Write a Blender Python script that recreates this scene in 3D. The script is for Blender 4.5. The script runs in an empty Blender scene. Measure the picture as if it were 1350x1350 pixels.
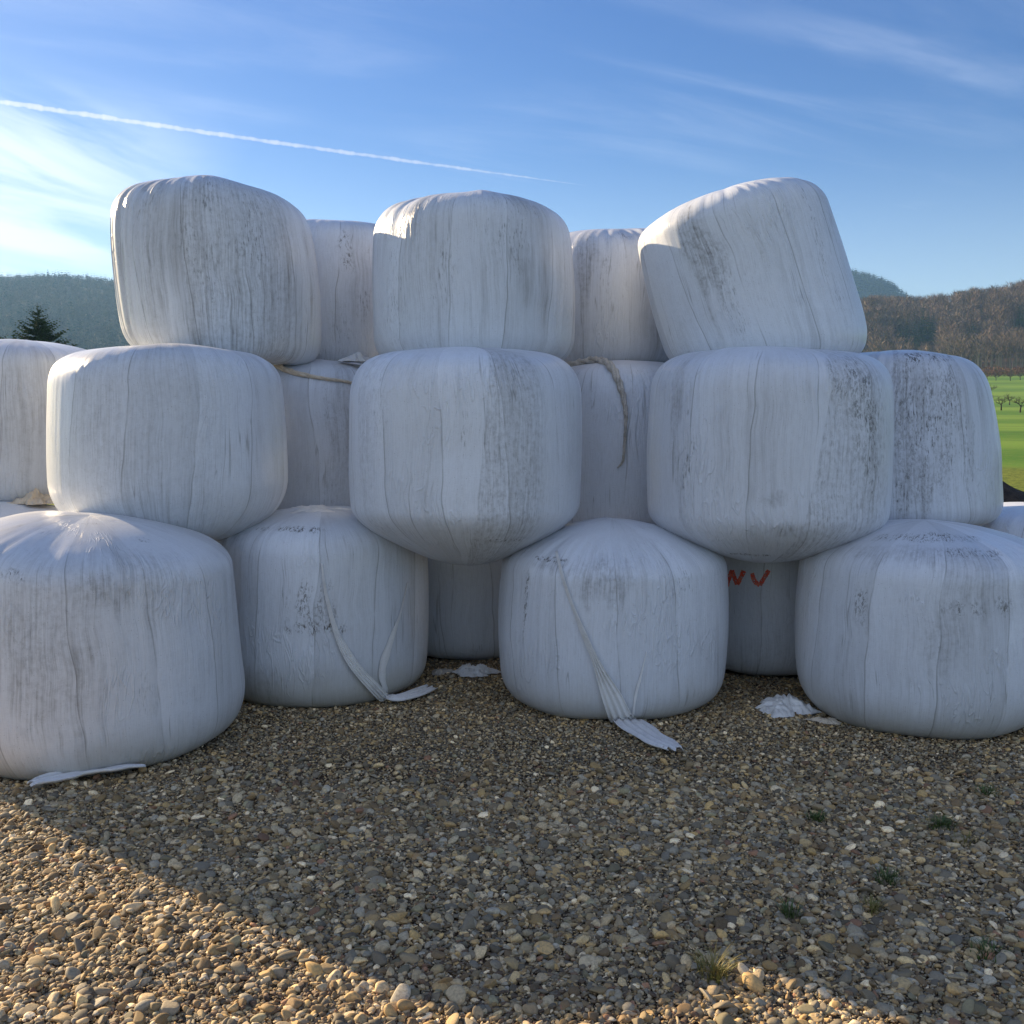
import bpy, math, random
import numpy as np
from mathutils import Vector, Matrix
from mathutils.bvhtree import BVHTree
from mathutils import noise as mnoise

rng = np.random.default_rng(7)
random.seed(7)
scene = bpy.context.scene
COL = scene.collection
R_ = math.radians

# ------------------------------------------------------------------ camera
FPX, CPX, CAMZ = 1354.0, 675.0, 1.6           # focal length and centre in photo pixels (1350 square)
PITCH = math.atan(130 / FPX)
cam = bpy.data.cameras.new('camera')
cam.sensor_width = 36.0
cam.sensor_fit = 'HORIZONTAL'
cam.lens = 36.0 * FPX / 1350.0
cam.clip_start = 0.05
cam.clip_end = 60000
camo = bpy.data.objects.new('camera', cam)
COL.objects.link(camo)
camo.location = (0, 0, CAMZ)
camo.rotation_euler = (math.pi / 2 - PITCH, 0, 0)
scene.camera = camo


def ray(px, py):
    a = (px - CPX) / FPX
    b = -(py - CPX) / FPX
    return Vector((a, math.cos(PITCH) + b * math.sin(PITCH), -math.sin(PITCH) + b * math.cos(PITCH))).normalized()


CAMP = Vector((0, 0, CAMZ))

# ------------------------------------------------------------------ sun and sky
SUN_AZ = R_(-51.0)      # to the left of straight ahead, behind the stack
SUN_EL = R_(18.5)
sdir = Vector((math.sin(SUN_AZ) * math.cos(SUN_EL), math.cos(SUN_AZ) * math.cos(SUN_EL), math.sin(SUN_EL)))
sun = bpy.data.lights.new('sun', 'SUN')
sun.energy = 5.0
sun.angle = R_(0.5)
sun.color = (1.0, 0.78, 0.50)
suno = bpy.data.objects.new('sun', sun)
COL.objects.link(suno)
suno.location = (-40, 30, 40)
suno.rotation_euler = (-sdir).to_track_quat('-Z', 'Y').to_euler()


# ------------------------------------------------------------------ node helper
class NT:
    def __init__(self, tree):
        self.t = tree
        self.n = tree.nodes
        self.l = tree.links

    def new(self, typ, **kw):
        nd = self.n.new(typ)
        for k, v in kw.items():
            setattr(nd, k, v)
        return nd

    def put(self, sock, v):
        if hasattr(v, 'is_linked') or isinstance(v, bpy.types.NodeSocket):
            self.l.new(v, sock)
        elif v is not None:
            sock.default_value = v

    def m(self, op, a, b=None, c=None, clamp=False):
        nd = self.new('ShaderNodeMath', operation=op, use_clamp=clamp)
        self.put(nd.inputs[0], a)
        if b is not None:
            self.put(nd.inputs[1], b)
        if c is not None:
            self.put(nd.inputs[2], c)
        return nd.outputs[0]

    def vm(self, op, a, b=None):
        nd = self.new('ShaderNodeVectorMath', operation=op)
        self.put(nd.inputs[0], a)
        if b is not None:
            self.put(nd.inputs[1], b)
        return nd.outputs['Value'] if op in ('DOT_PRODUCT', 'LENGTH', 'DISTANCE') else nd.outputs[0]

    def smooth(self, x, lo, hi, a=0.0, b=1.0):
        nd = self.new('ShaderNodeMapRange', interpolation_type='SMOOTHSTEP')
        self.put(nd.inputs[0], x)
        for i, v in enumerate((lo, hi, a, b)):
            self.put(nd.inputs[i + 1], v)
        return nd.outputs[0]

    def noise(self, vec, scale=1.0, detail=3.0, rough=0.55, dist=0.0):
        nd = self.new('ShaderNodeTexNoise')
        self.put(nd.inputs['Vector'], vec)
        nd.inputs['Scale'].default_value = scale
        nd.inputs['Detail'].default_value = detail
        nd.inputs['Roughness'].default_value = rough
        nd.inputs['Distortion'].default_value = dist
        return nd.outputs[0]

    def mix(self, f, a, b, blend='MIX'):
        nd = self.new('ShaderNodeMix', data_type='RGBA', blend_type=blend)
        self.put(nd.inputs[0], f)
        self.put(nd.inputs[6], a if not isinstance(a, tuple) else (*a[:3], 1))
        self.put(nd.inputs[7], b if not isinstance(b, tuple) else (*b[:3], 1))
        return nd.outputs[2]

    def comb(self, x, y, z=0.0):
        nd = self.new('ShaderNodeCombineXYZ')
        for i, v in enumerate((x, y, z)):
            self.put(nd.inputs[i], v)
        return nd.outputs[0]

    def sep(self, v):
        nd = self.new('ShaderNodeSeparateXYZ')
        self.put(nd.inputs[0], v)
        return nd.outputs


def new_mat(name):
    mt = bpy.data.materials.new(name)
    mt.use_nodes = True
    mt.node_tree.nodes.clear()
    h = NT(mt.node_tree)
    out = h.new('ShaderNodeOutputMaterial')
    b = h.new('ShaderNodeBsdfPrincipled')
    h.l.new(b.outputs[0], out.inputs[0])
    h.out = out
    h.b = b
    return mt, h


def bump(h, height, strength, distance, prev=None):
    nd = h.new('ShaderNodeBump')
    nd.inputs['Strength'].default_value = strength
    nd.inputs['Distance'].default_value = distance
    h.put(nd.inputs['Height'], height)
    if prev is not None:
        h.l.new(prev, nd.inputs['Normal'])
    return nd.outputs[0]


# ------------------------------------------------------------------ world
w = bpy.data.worlds.new('World')
scene.world = w
w.use_nodes = True
w.node_tree.nodes.clear()
h = NT(w.node_tree)
wo = h.new('ShaderNodeOutputWorld')
bg = h.new('ShaderNodeBackground')
h.l.new(bg.outputs[0], wo.inputs[0])
sky = h.new('ShaderNodeTexSky', sky_type='NISHITA')
sky.sun_disc = False
sky.sun_elevation = SUN_EL
sky.sun_rotation = SUN_AZ
sky.altitude = 500
sky.air_density = 1.0
sky.dust_density = 0.35
sky.ozone_density = 2.0
tc = h.new('ShaderNodeTexCoord')
D = tc.outputs['Generated']
dx, dy, dz = h.sep(D)[0:3]
inv = h.m('DIVIDE', 1.0, h.m('ADD', h.m('MAXIMUM', dz, 0.0), 0.12))
pu = h.m('MULTIPLY', dx, inv)
pv = h.m('MULTIPLY', dy, inv)
# wispy cirrus: streaks running from lower right to upper left, plus soft veils
ca, sa = math.cos(R_(24)), math.sin(R_(24))
ru = h.m('ADD', h.m('MULTIPLY', pu, ca), h.m('MULTIPLY', pv, sa))
rv = h.m('SUBTRACT', h.m('MULTIPLY', pv, ca), h.m('MULTIPLY', pu, sa))
n1 = h.noise(h.comb(h.m('MULTIPLY', ru, 0.8), h.m('MULTIPLY', rv, 3.2), 3.1), 1.0, 7.0, 0.58, 0.5)
n2 = h.noise(h.comb(h.m('MULTIPLY', pu, 0.7), h.m('MULTIPLY', pv, 0.8), 8.3), 1.0, 4.0, 0.5, 0.3)
cir = h.m('MULTIPLY', h.smooth(n1, 0.42, 0.80), h.smooth(n2, 0.36, 0.68))
# thicker bank low in the sky towards the sun
bank = h.m('MULTIPLY', h.smooth(dx, -0.22, -0.44), h.m('MULTIPLY', h.smooth(dz, 0.08, 0.15), h.smooth(dz, 0.30, 0.20)))
bn = h.noise(h.comb(h.m('MULTIPLY', dx, 5.0), h.m('MULTIPLY', h.m('ADD', dz, h.m('MULTIPLY', dx, 0.28)), 22.0), 1.7), 1.0, 6.0, 0.55, 0.6)
bank = h.m('MULTIPLY', bank, h.smooth(bn, 0.26, 0.58))
cov = h.m('MINIMUM', h.m('ADD', h.m('MULTIPLY', cir, 0.24), h.m('MULTIPLY', bank, 0.85)), 1.0)
CLOUD = (8.6, 9.2, 10.4)
hs = h.new('ShaderNodeHueSaturation')
hs.inputs['Saturation'].default_value = 1.36
hs.inputs['Hue'].default_value = 0.521
h.l.new(sky.outputs[0], hs.inputs['Color'])
lowhaze = h.m('MULTIPLY', h.smooth(dz, 0.26, 0.05), 0.20)
cov = h.m('MAXIMUM', cov, lowhaze)
# unseen bright cloud added over the rear sky to lift the shaded bale fronts
vn = h.noise(h.comb(h.m('MULTIPLY', pu, 0.5), h.m('MULTIPLY', pv, 0.9), 5.5), 1.0, 5.0, 0.55, 0.3)
rear_fill = h.m('MULTIPLY', h.smooth(dy, 0.0, -0.45), h.smooth(vn, 0.30, 0.60))
cov = h.m('MAXIMUM', cov, h.m('MULTIPLY', rear_fill, h.m('MULTIPLY', h.smooth(dz, 0.0, 0.1), 0.42)))
skyc = h.mix(cov, hs.outputs[0], CLOUD)
h.l.new(skyc, bg.inputs[0])
bg.inputs[1].default_value = 0.058

scene.view_settings.view_transform = 'Standard'
scene.view_settings.look = 'None'
scene.view_settings.exposure = 1.27
scene.view_settings.gamma = 1.0


# ------------------------------------------------------------------ object helpers
def mesh_np(name, V, F, mat=None, smooth=True, parent=None, uv=None, colors=None):
    """V (n,3) array, F list/array of equal-length faces"""
    me = bpy.data.meshes.new(name)
    V = np.asarray(V, np.float32)
    F = np.asarray(F, np.int32)
    k = F.shape[1]
    me.vertices.add(len(V))
    me.vertices.foreach_set('co', V.ravel())
    me.loops.add(F.size)
    me.loops.foreach_set('vertex_index', F.ravel())
    me.polygons.add(len(F))
    me.polygons.foreach_set('loop_start', np.arange(0, F.size, k, dtype=np.int32))
    me.polygons.foreach_set('use_smooth', np.full(len(F), smooth, dtype=bool))
    if uv is not None:
        l = me.uv_layers.new(name='UVMap')
        l.data.foreach_set('uv', np.asarray(uv, np.float32).ravel())
    if colors is not None:
        ca = me.color_attributes.new('tone', 'FLOAT_COLOR', 'POINT')
        c4 = np.ones((len(V), 4), np.float32)
        c4[:, :3] = colors
        ca.data.foreach_set('color', c4.ravel())
    me.update()
    me.validate()
    if mat:
        me.materials.append(mat)
    o = bpy.data.objects.new(name, me)
    COL.objects.link(o)
    if parent:
        o.parent = parent
    return o


def tag(o, label=None, cat=None, group=None, kind=None):
    if label:
        o['label'] = label
    if cat:
        o['category'] = cat
    if group:
        o['group'] = group
    if kind:
        o['kind'] = kind
    return o


def empty(name, loc, rz=0.0):
    o = bpy.data.objects.new(name, None)
    o.empty_display_size = 0.2
    COL.objects.link(o)
    o.location = loc
    o.rotation_euler = (0, 0, rz)
    return o


def catmull(P, n):
    P = [np.asarray(p, float) for p in P]
    P = [2 * P[0] - P[1]] + P + [2 * P[-1] - P[-2]]
    out = []
    seg = len(P) - 3
    for i in range(seg):
        a, b, c, d = P[i:i + 4]
        for t in np.linspace(0, 1, n, endpoint=False):
            out.append(0.5 * (2 * b + (c - a) * t + (2 * a - 5 * b + 4 * c - d) * t * t + (-a + 3 * b - 3 * c + d) * t ** 3))
    out.append(P[-2])
    return np.array(out)


# ------------------------------------------------------------------ terrain
def fbm(x, y, f, seed, octv=4):
    s = np.zeros_like(x)
    r = np.random.default_rng(seed)
    a = 1.0
    for o in range(octv):
        for k in range(4):
            th = r.uniform(0, 2 * np.pi)
            ph = r.uniform(0, 2 * np.pi)
            s = s + a * 0.35 * np.sin((x * np.cos(th) + y * np.sin(th)) * f * r.uniform(.7, 1.4) + ph)
        f *= 2.0
        a *= 0.5
    return s


def yard_relief(x, y):
    near = np.exp(-((x / 9) ** 2 + ((y - 4) / 9) ** 2))
    return near * (0.014 * fbm(x, y, 1.6, 11, 3) + 0.02 * np.clip((2.9 - y) / 1.2, 0, 1))


def ground_z(x, y):
    x = np.asarray(x, float)
    y = np.asarray(y, float)
    r = np.hypot(x, y)
    az = np.arctan2(x, y)
    rise = 21.5 * np.clip((r - 40) / 560, 0, 1.25) ** 1.9
    side = 0.25 + 0.75 * np.clip((az + 0.15) / 0.4, 0, 1)
    side = np.where(y < 0, side * np.clip(1 + y / 60, 0, 1), side)
    field = np.clip((r - 16) / 40, 0, 1)
    return yard_relief(x, y) + rise * side + field * 0.10 * fbm(x, y, 0.05, 5, 3)


def sinh_axis(lo, hi, n, s):
    t = np.linspace(math.asinh(lo / s), math.asinh(hi / s), n)
    return np.sinh(t) * s


gx = sinh_axis(-3000, 3000, 330, 1.5)
gy = sinh_axis(-600, 3000, 330, 1.5) + 3.2
GX, GY = np.meshgrid(gx, gy)
GZ = ground_z(GX, GY)
V = np.stack([GX, GY, GZ], -1).reshape(-1, 3)
nx = len(gx)
ii, jj = np.meshgrid(np.arange(nx - 1), np.arange(len(gy) - 1))
a = (jj * nx + ii).ravel()
Fq = np.stack([a, a + 1, a + 1 + nx, a + nx], -1)

mat, h = new_mat('gravel_and_meadow')
geo = h.new('ShaderNodeNewGeometry')
pos = geo.outputs['Position']
px_, py_, pz_ = h.sep(pos)[0:3]
# earthy grit of the yard
g1 = h.noise(pos, 2.2, 5, 0.6)
g2 = h.noise(pos, 140.0, 3, 0.7)
vor = h.new('ShaderNodeTexVoronoi', feature='F1')
h.put(vor.inputs['Vector'], pos)
vor.inputs['Scale'].default_value = 75.0
vcol = h.sep(vor.outputs['Color'])[0]
grit = h.mix(vcol, (0.12, 0.10, 0.075), (0.34, 0.285, 0.20))
grit = h.mix(h.smooth(g1, 0.40, 0.66), grit, (0.085, 0.05, 0.028))
grit = h.mix(h.m('MULTIPLY', g2, 0.5), grit, (0.03, 0.024, 0.018))
# meadow
rad = h.vm('LENGTH', h.comb(px_, py_, 0.0))
bandn = h.noise(h.comb(h.m('MULTIPLY', px_, 0.004), h.m('MULTIPLY', rad, 0.03), 4.0), 1.0, 3, 0.5)
mead = h.mix(h.smooth(bandn, 0.38, 0.62), (0.075, 0.190, 0.016), (0.175, 0.300, 0.034))
fine = h.noise(pos, 1.3, 6, 0.7)
mead = h.mix(h.m('MULTIPLY', h.smooth(fine, 0.45, 0.7), 0.55), mead, (0.20, 0.225, 0.045))
patch = h.noise(h.comb(h.m('MULTIPLY', px_, 0.02), h.m('MULTIPLY', rad, 0.11), 9.0), 1.0, 4, 0.6)
mead = h.mix(h.m('MULTIPLY', h.smooth(patch, 0.56, 0.62), 0.45), mead, (0.05, 0.095, 0.016))
ln = h.noise(h.comb(h.m('MULTIPLY', px_, 0.004), h.m('MULTIPLY', rad, 0.022), 31.0), 1.0, 2, 0.5)
line = h.smooth(h.m('ABSOLUTE', h.m('SUBTRACT', ln, 0.52)), 0.010, 0.002)  # thin terrace shadows, painted as dark lines into the meadow colour
mead = h.mix(h.m('MULTIPLY', line, 0.55), mead, (0.04, 0.06, 0.014))
rough_zone = h.smooth(rad, 36.0, 31.0)
tuft = h.noise(pos, 5.0, 5, 0.75)
mead = h.mix(rough_zone, mead, h.mix(h.smooth(tuft, 0.40, 0.62), (0.07, 0.11, 0.012), (0.25, 0.28, 0.035)))
edge = h.m('ADD', rad, h.m('MULTIPLY', h.noise(pos, 0.5, 4, 0.6), 3.0))
isg = h.smooth(edge, 18.5, 19.5)
colr = h.mix(isg, grit, mead)
h.l.new(colr, h.b.inputs['Base Color'])
h.b.inputs['Roughness'].default_value = 0.92
h.b.inputs['Specular IOR Level'].default_value = 0.2
hb = h.m('ADD', h.m('MULTIPLY', vor.outputs['Distance'], -0.8), h.m('MULTIPLY', g2, 0.5))
h.l.new(bump(h, hb, 0.8, 0.012), h.b.inputs['Normal'])
ground = mesh_np('ground', V, Fq, mat)
tag(ground, 'gravel yard running out into a green rising meadow', kind='structure')


# ------------------------------------------------------------------ bales: geometry
def corner(p0, p1, p2, wgt, n):
    t = np.linspace(0, 1, n)[:, None]
    b0, b1, b2 = (1 - t) ** 2, 2 * wgt * t * (1 - t), t ** 2
    return (b0 * np.array(p0) + b1 * np.array(p1) + b2 * np.array(p2)) / (b0 + b1 + b2)


def profile(R, H, rt, ht, dt, rb, hb, db, tap, bul, nb=1.0):
    """rt ht: upper corner, dt: dome on top; rb hb: lower corner, db: belly below; nb: firmness of the lower corner"""
    t = np.linspace(0, 1, 24)[:, None]
    rt = min(rt, R * .97)
    ri, rj = R - rb, R - rt
    mb = 2 * db / max(ri, .05)
    mt = 2 * dt / max(rj, .05)
    pts = [np.hstack([ri * t, db * t ** 2])]
    pts.append(corner((ri, db), (R, min(db + mb * rb, db + hb * .9)), (R, db + hb), nb, 26)[1:])
    pts.append(np.hstack([R + 0 * t, db + hb + (H - dt - ht - db - hb) * t])[1:-1])
    pts.append(corner((R, H - dt - ht), (R, max(H - dt - mt * rt, H - dt - ht * .9)), (rj, H - dt), 1.15, 26))
    pts.append(np.hstack([rj * t[::-1], H - dt * t[::-1] ** 2])[1:])
    p = np.vstack(pts)
    zz = p[:, 1] / H
    p[:, 0] *= 1 + tap * (0.5 - zz) + bul * (1 - (2 * zz - 1) ** 2) - bul * 0.6
    return p


NTH, NPR = 320, 130
BALES = {}


class Bale:
    pass


def make_bale(key, c, z0, R, H, shape, tilt=(0, 0), lump=1.0, pucker=1.0, pleat_side=0.0, seed=0, deform=None):
    r = np.random.default_rng(100 + seed)
    p = profile(R, H, *shape)
    arc = np.r_[0, np.cumsum(np.hypot(*np.diff(p, axis=0).T))]
    s = np.linspace(0, arc[-1], NPR)
    rr = np.interp(s, arc, p[:, 0])
    zz = np.interp(s, arc, p[:, 1])
    tr = np.gradient(rr, s)
    tz = np.gradient(zz, s)
    ln = np.hypot(tr, tz)
    nr, nz = tz / ln, -tr / ln                     # outward normal in the profile plane
    th = np.linspace(-np.pi, np.pi, NTH + 1)       # 0 faces the camera
    S, TH = np.meshgrid(s, th, indexing='ij')
    f = np.clip(rr / R, 0, 1)[:, None]
    d = np.zeros_like(S)
    for k, amp in ((2, .012), (3, .009), (4, .005), (5, .004), (7, .003)):
        a1, a2 = r.uniform(0, 2 * np.pi, 2)
        d += lump * amp * np.sin(k * TH + a1 + r.uniform(-1.5, 1.5) * S) * np.cos(r.uniform(1, 3) * S + a2) * f
    # dents
    for q in range(9):
        t0 = r.uniform(-2.0, 2.0)
        s0 = r.uniform(.45 * s[-1] * .6, s[-1] * .85)
        d += lump * r.uniform(-.014, .011) * np.exp(-(((TH - t0) * R / r.uniform(.07, .22)) ** 2 + ((S - s0) / r.uniform(.10, .3)) ** 2))
    # film gathered into pleats over the upper rim
    rim = np.interp(p[:, 1].max() - shape[2] - shape[1] * .35, zz[zz.argmin():], s[zz.argmin():]) if False else None
    srim = s[np.argmax((zz > H - shape[2] - shape[1] * 0.45) & (s > s[-1] * .4))]
    wr = np.exp(-((S - srim - .05) / .15) ** 2)
    pl = np.zeros_like(S)
    for k in (17, 23, 31, 43, 57):
        pl += r.uniform(.3, 1) * np.sin(k * TH + r.uniform(0, 6.28) + 1.5 * np.sin(2 * TH + r.uniform(0, 6))) * (12 / k) ** .5
    env = .35 + .65 * np.clip(np.sin(2 * TH + r.uniform(0, 6)) + np.sin(3 * TH + r.uniform(0, 6)), 0, 1.4)
    d += pucker * .0030 * pl * wr * env
    # long soft ridges of stretched film down the side
    rd = np.zeros_like(S)
    for k in (41, 59, 83, 113):
        rd += np.sin(k * TH + r.uniform(0, 6.28) + .8 * np.sin(1.3 * S + r.uniform(0, 6)) * 2)
    side = np.clip(np.sin(np.clip((S - s[-1] * .28) / (s[-1] * .5), 0, 1) * np.pi), 0, 1)
    d += .0003 * rd * side
    if pleat_side:
        lo = np.exp(-((TH + 1.15) / .55) ** 2)
        rd2 = sum(np.sin(k * TH + q) for k, q in ((67, .3), (97, 2.1), (139, 4.0)))
        d += pleat_side * .0035 * rd2 * lo * side ** .5
    rad = rr[:, None] + d * nr[:, None]
    rad = np.maximum(rad, 0)
    z = zz[:, None] + d * nz[:, None]
    face = math.atan2(-c[0], -c[1]) if True else 0   # direction to the camera in plan
    ang = math.atan2(-c[1], -c[0])
    X = rad * np.cos(ang + TH)
    Y = rad * np.sin(ang + TH)
    if deform:                                     # slumped: leaning sides, sloping base and top
        sh, tb, tt = deform[:3]
        zr = z / H
        xe = np.minimum(X, 0) + np.maximum(X, 0) * (deform[3] if len(deform) > 3 else 1.0)
        z = z + xe * (tb + (tt - tb) * zr)
        X = X + sh * (zr - .5) * H
    P = np.stack([X, Y, z], -1)[:, :NTH]
    V = P.reshape(-1, 3)
    i, j = np.meshgrid(np.arange(NPR - 1), np.arange(NTH), indexing='ij')
    j2 = (j + 1) % NTH
    F = np.stack([i * NTH + j, i * NTH + j2, (i + 1) * NTH + j2, (i + 1) * NTH + j], -1).reshape(-1, 4)
    U = TH * R
    ua = np.stack([U[i, j], S[i, j]], -1)
    ub = np.stack([U[i, j + 1], S[i, j]], -1)
    uc = np.stack([U[i, j + 1], S[i + 1, j]], -1)
    ud = np.stack([U[i, j], S[i + 1, j]], -1)
    uv = np.stack([ua, ub, uc, ud], 2).reshape(-1, 2)
    b = Bale()
    b.key, b.R, b.ang, b.s, b.smax, b.srim = key, R, ang, s, s[-1], srim
    M = Matrix.Translation((c[0], c[1], z0)) @ Matrix.Translation((0, 0, H * .5)) @ Matrix.Rotation(tilt[1], 4, 'Y') @ Matrix.Rotation(tilt[0], 4, 'X') @ Matrix.Translation((0, 0, -H * .5))
    b.M = M
    Mn = np.array(M)
    b.V, b.F, b.uv = V, F, uv
    b.W = V @ Mn[:3, :3].T + Mn[:3, 3]
    b.bvh = BVHTree.FromPolygons(b.W.tolist(), F.tolist())
    b.marks, b.bands = [], []
    BALES[key] = b
    return b


def pick_uv(b, px, py):
    hit = b.bvh.ray_cast(CAMP, ray(px, py))
    if hit[0] is None:
        hit = None
        # slide towards the bale's middle until the ray meets it
        w0 = b.W.mean(0)
        for k in np.linspace(0, .9, 46):
            dvec = (ray(px, py) * (1 - k) + (Vector(w0) - CAMP).normalized() * k)
            q = b.bvh.ray_cast(CAMP, dvec.normalized())
            if q[0] is not None:
                hit = q
                break
    uvs = b.uv[hit[2] * 4: hit[2] * 4 + 4].mean(0)
    return float(uvs[0]), float(uvs[1]), (hit[0] - CAMP).length


# ------------------------------------------------------------------ film material
def film_mat(name, seed, grime=.35, mould=.2, tint=(1, 1, 1), marks=(), bands=(), splash=0.0, strips=True, cracks=.42, base=.72, srim=1.5):
    mat, h = new_mat(name)
    uvn = h.new('ShaderNodeUVMap', uv_map='UVMap')
    U0, V0 = h.sep(uvn.outputs[0])[0:2]
    so = (seed * 7.31) % 50
    wob = h.noise(h.comb(h.m('MULTIPLY', U0, 1.3), h.m('MULTIPLY', V0, 2.0), so), 1.0, 2, .5)
    U = h.m('ADD', U0, h.m('MULTIPLY', h.m('SUBTRACT', wob, .5), .10))

    def nz(su, sv, off, det=3, rg=.55, dist=0.0, uu=None):
        return h.noise(h.comb(h.m('MULTIPLY', U if uu is None else uu, su), h.m('MULTIPLY', V0, sv), so + off), 1.0, det, rg, dist)
    s0 = nz(330, 9, 1, 3, .7)
    s0b = nz(60, 330, 1.5, 2, .6)
    gr_ = nz(38, 30, 1.7, 5, .7)
    s1 = nz(85, 2.2, 2, 5, .68)
    s2 = nz(15, .8, 3, 4, .6)
    s3 = nz(2.6, 2.0, 4, 4, .6)
    s4 = nz(5.5, 2.2, 5, 3, .6, .4)
    sp = nz(130, 17, 6, 5, .72)
    # streaks fade out over the top, where the film is crossed and matted
    top = h.smooth(V0, srim - .02, srim + .22)
    s0 = h.m('ADD', h.m('MULTIPLY', s0, h.m('SUBTRACT', 1.0, top)), h.m('MULTIPLY', top, .5))
    s1 = h.m('ADD', h.m('MULTIPLY', s1, h.m('SUBTRACT', 1.0, top)), h.m('MULTIPLY', top, .5))
    s2 = h.m('ADD', h.m('MULTIPLY', s2, h.m('SUBTRACT', 1.0, top)), h.m('MULTIPLY', top, s4))
    # overlapping film strips with slightly different tone
    tone = 0.0
    edge_d = 0.0
    if strips:
        sx = h.m('ADD', h.m('ADD', h.m('MULTIPLY', U, 3.1), h.m('MULTIPLY', V0, .22 if seed % 2 else -.2)), so)
        fl = h.m('FLOOR', sx)
        fr = h.m('SUBTRACT', sx, fl)
        wn = h.new('ShaderNodeTexWhiteNoise', noise_dimensions='1D')
        h.put(wn.inputs['W'], fl)
        tone = wn.outputs[0]
        edge_d = h.m('MULTIPLY', h.smooth(fr, .030, .0), h.smooth(s3, .34, .56))
    # local dirt and mould given for this bale
    smear = None
    speck = None
    crumb = None
    for (u0, v0, su, sv, st, kind) in marks:
        du = h.m('ADD', h.m('DIVIDE', h.m('SUBTRACT', U, u0), su), h.m('MULTIPLY', h.m('SUBTRACT', s4, .5), 2.6))
        dv = h.m('ADD', h.m('DIVIDE', h.m('SUBTRACT', V0, v0), sv), h.m('MULTIPLY', h.m('SUBTRACT', s2, .5), 3.0))
        rr = h.m('ADD', h.m('MULTIPLY', du, du), h.m('MULTIPLY', dv, dv))
        g = h.m('MULTIPLY', h.smooth(rr, 1.6, 0.1), st)
        if kind == 's':
            smear = g if smear is None else h.m('MAXIMUM', smear, g)
        elif kind == 'c':
            crumb = g if crumb is None else h.m('MAXIMUM', crumb, g)
        else:
            speck = g if speck is None else h.m('MAXIMUM', speck, g)
    for (a0, b0, a1, b1, dirt, mld) in bands:          # strip of film between two slanting lines u = a + b v
        l = h.smooth(h.m('SUBTRACT', U0, h.m('ADD', h.m('MULTIPLY', V0, b0), a0)), -.002, .006)
        rt = h.smooth(h.m('SUBTRACT', h.m('ADD', h.m('MULTIPLY', V0, b1), a1), U0), -.02, .10)
        g = h.m('MULTIPLY', l, rt)
        gd = h.m('MULTIPLY', g, dirt)
        gm = h.m('MULTIPLY', g, mld)
        smear = gd if smear is None else h.m('MAXIMUM', smear, gd)
        speck = gm if speck is None else h.m('MAXIMUM', speck, gm)
    # --- colour
    tint = tuple(a_ * b_ for a_, b_ in zip(tint, (.925, .975, 1.06)))
    c0 = tuple(base * t for t in tint)
    c1 = tuple(base * .82 * t for t in tint)
    col = h.mix(tone, c0, c1)
    weave = h.m('ADD', h.m('MULTIPLY', s0, .7), h.m('MULTIPLY', s0b, .3))
    d = h.m('MULTIPLY', h.smooth(s2, .40, .78), .42)
    d = h.m('ADD', d, h.m('MULTIPLY', h.smooth(s1, .44, .80), .38))
    d = h.m('MULTIPLY', d, h.m('ADD', .25, h.smooth(s3, .36, .66)))
    d = h.m('MULTIPLY', d, grime)
    if strips:
        d = h.m('MULTIPLY', d, h.m('ADD', .5, tone))
    if smear is not None:
        sm = h.m('MULTIPLY', smear, h.m('ADD', .14, h.m('ADD', h.m('MULTIPLY', h.smooth(s1, .40, .72), .50), h.m('MULTIPLY', h.smooth(gr_, .42, .68), .34))))
        d = h.m('ADD', d, sm)
    d = h.m('ADD', d, h.m('ADD', h.m('MULTIPLY', h.m('SUBTRACT', weave, .45), .85), h.m('MULTIPLY', h.m('SUBTRACT', gr_, .5), .24)), clamp=True)
    col = h.mix(d, col, tuple(x * t for x, t in zip((.27, .258, .24), tint)))
    # mould specks and scratches, always drawn out along the film
    mm = h.m('MULTIPLY', h.smooth(s4, .50, .72), mould)
    if speck is not None:
        mm = h.m('ADD', mm, speck)
    ms = h.m('MULTIPLY', h.smooth(sp, .51, .64), h.m('MULTIPLY', mm, h.smooth(gr_, .34, .60)), clamp=True)
    col = h.mix(h.m('MULTIPLY', ms, .9), col, (.045, .043, .036))
    if crumb is not None:
        cb = h.m('MULTIPLY', h.smooth(nz(85, 42, 12, 5, .75, .4), .47, .60), h.m('MULTIPLY', h.m('MULTIPLY', crumb, 1.5), h.smooth(nz(22, 7, 13, 3, .6), .36, .60)), clamp=True)
        col = h.mix(h.m('MULTIPLY', cb, .92), col, (.055, .047, .036))
    # fine dark scratches drawn out along the film
    sc_ = h.m('MULTIPLY', h.smooth(nz(260, 4.5, 11, 4, .7), .60, .70), h.m('ADD', .06, h.m('MULTIPLY', h.smooth(s4, .40, .66), .28)))
    sc_ = h.m('MULTIPLY', sc_, h.m('SUBTRACT', 1.0, top))
    col = h.mix(sc_, col, (.14, .13, .115))
    s5 = nz(20, .45, 7, 2, .5)
    cr = h.m('MULTIPLY', h.smooth(h.m('ABSOLUTE', h.m('SUBTRACT', s5, .5)), .010, .001), h.smooth(nz(4, 1.6, 8, 3, .6), .50, .64))
    cr = h.m('MAXIMUM', h.m('MULTIPLY', cr, cracks), h.m('MULTIPLY', edge_d, .55))
    cr = h.m('MULTIPLY', cr, h.m('SUBTRACT', 1.0, top))
    col = h.mix(cr, col, (.10, .092, .082))
    # pin holes and stuck chaff
    vr = h.new('ShaderNodeTexVoronoi', feature='F1', voronoi_dimensions='2D')
    h.put(vr.inputs['Vector'], h.comb(h.m('MULTIPLY', U, 10.0), h.m('MULTIPLY', V0, 6.0)))
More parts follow.
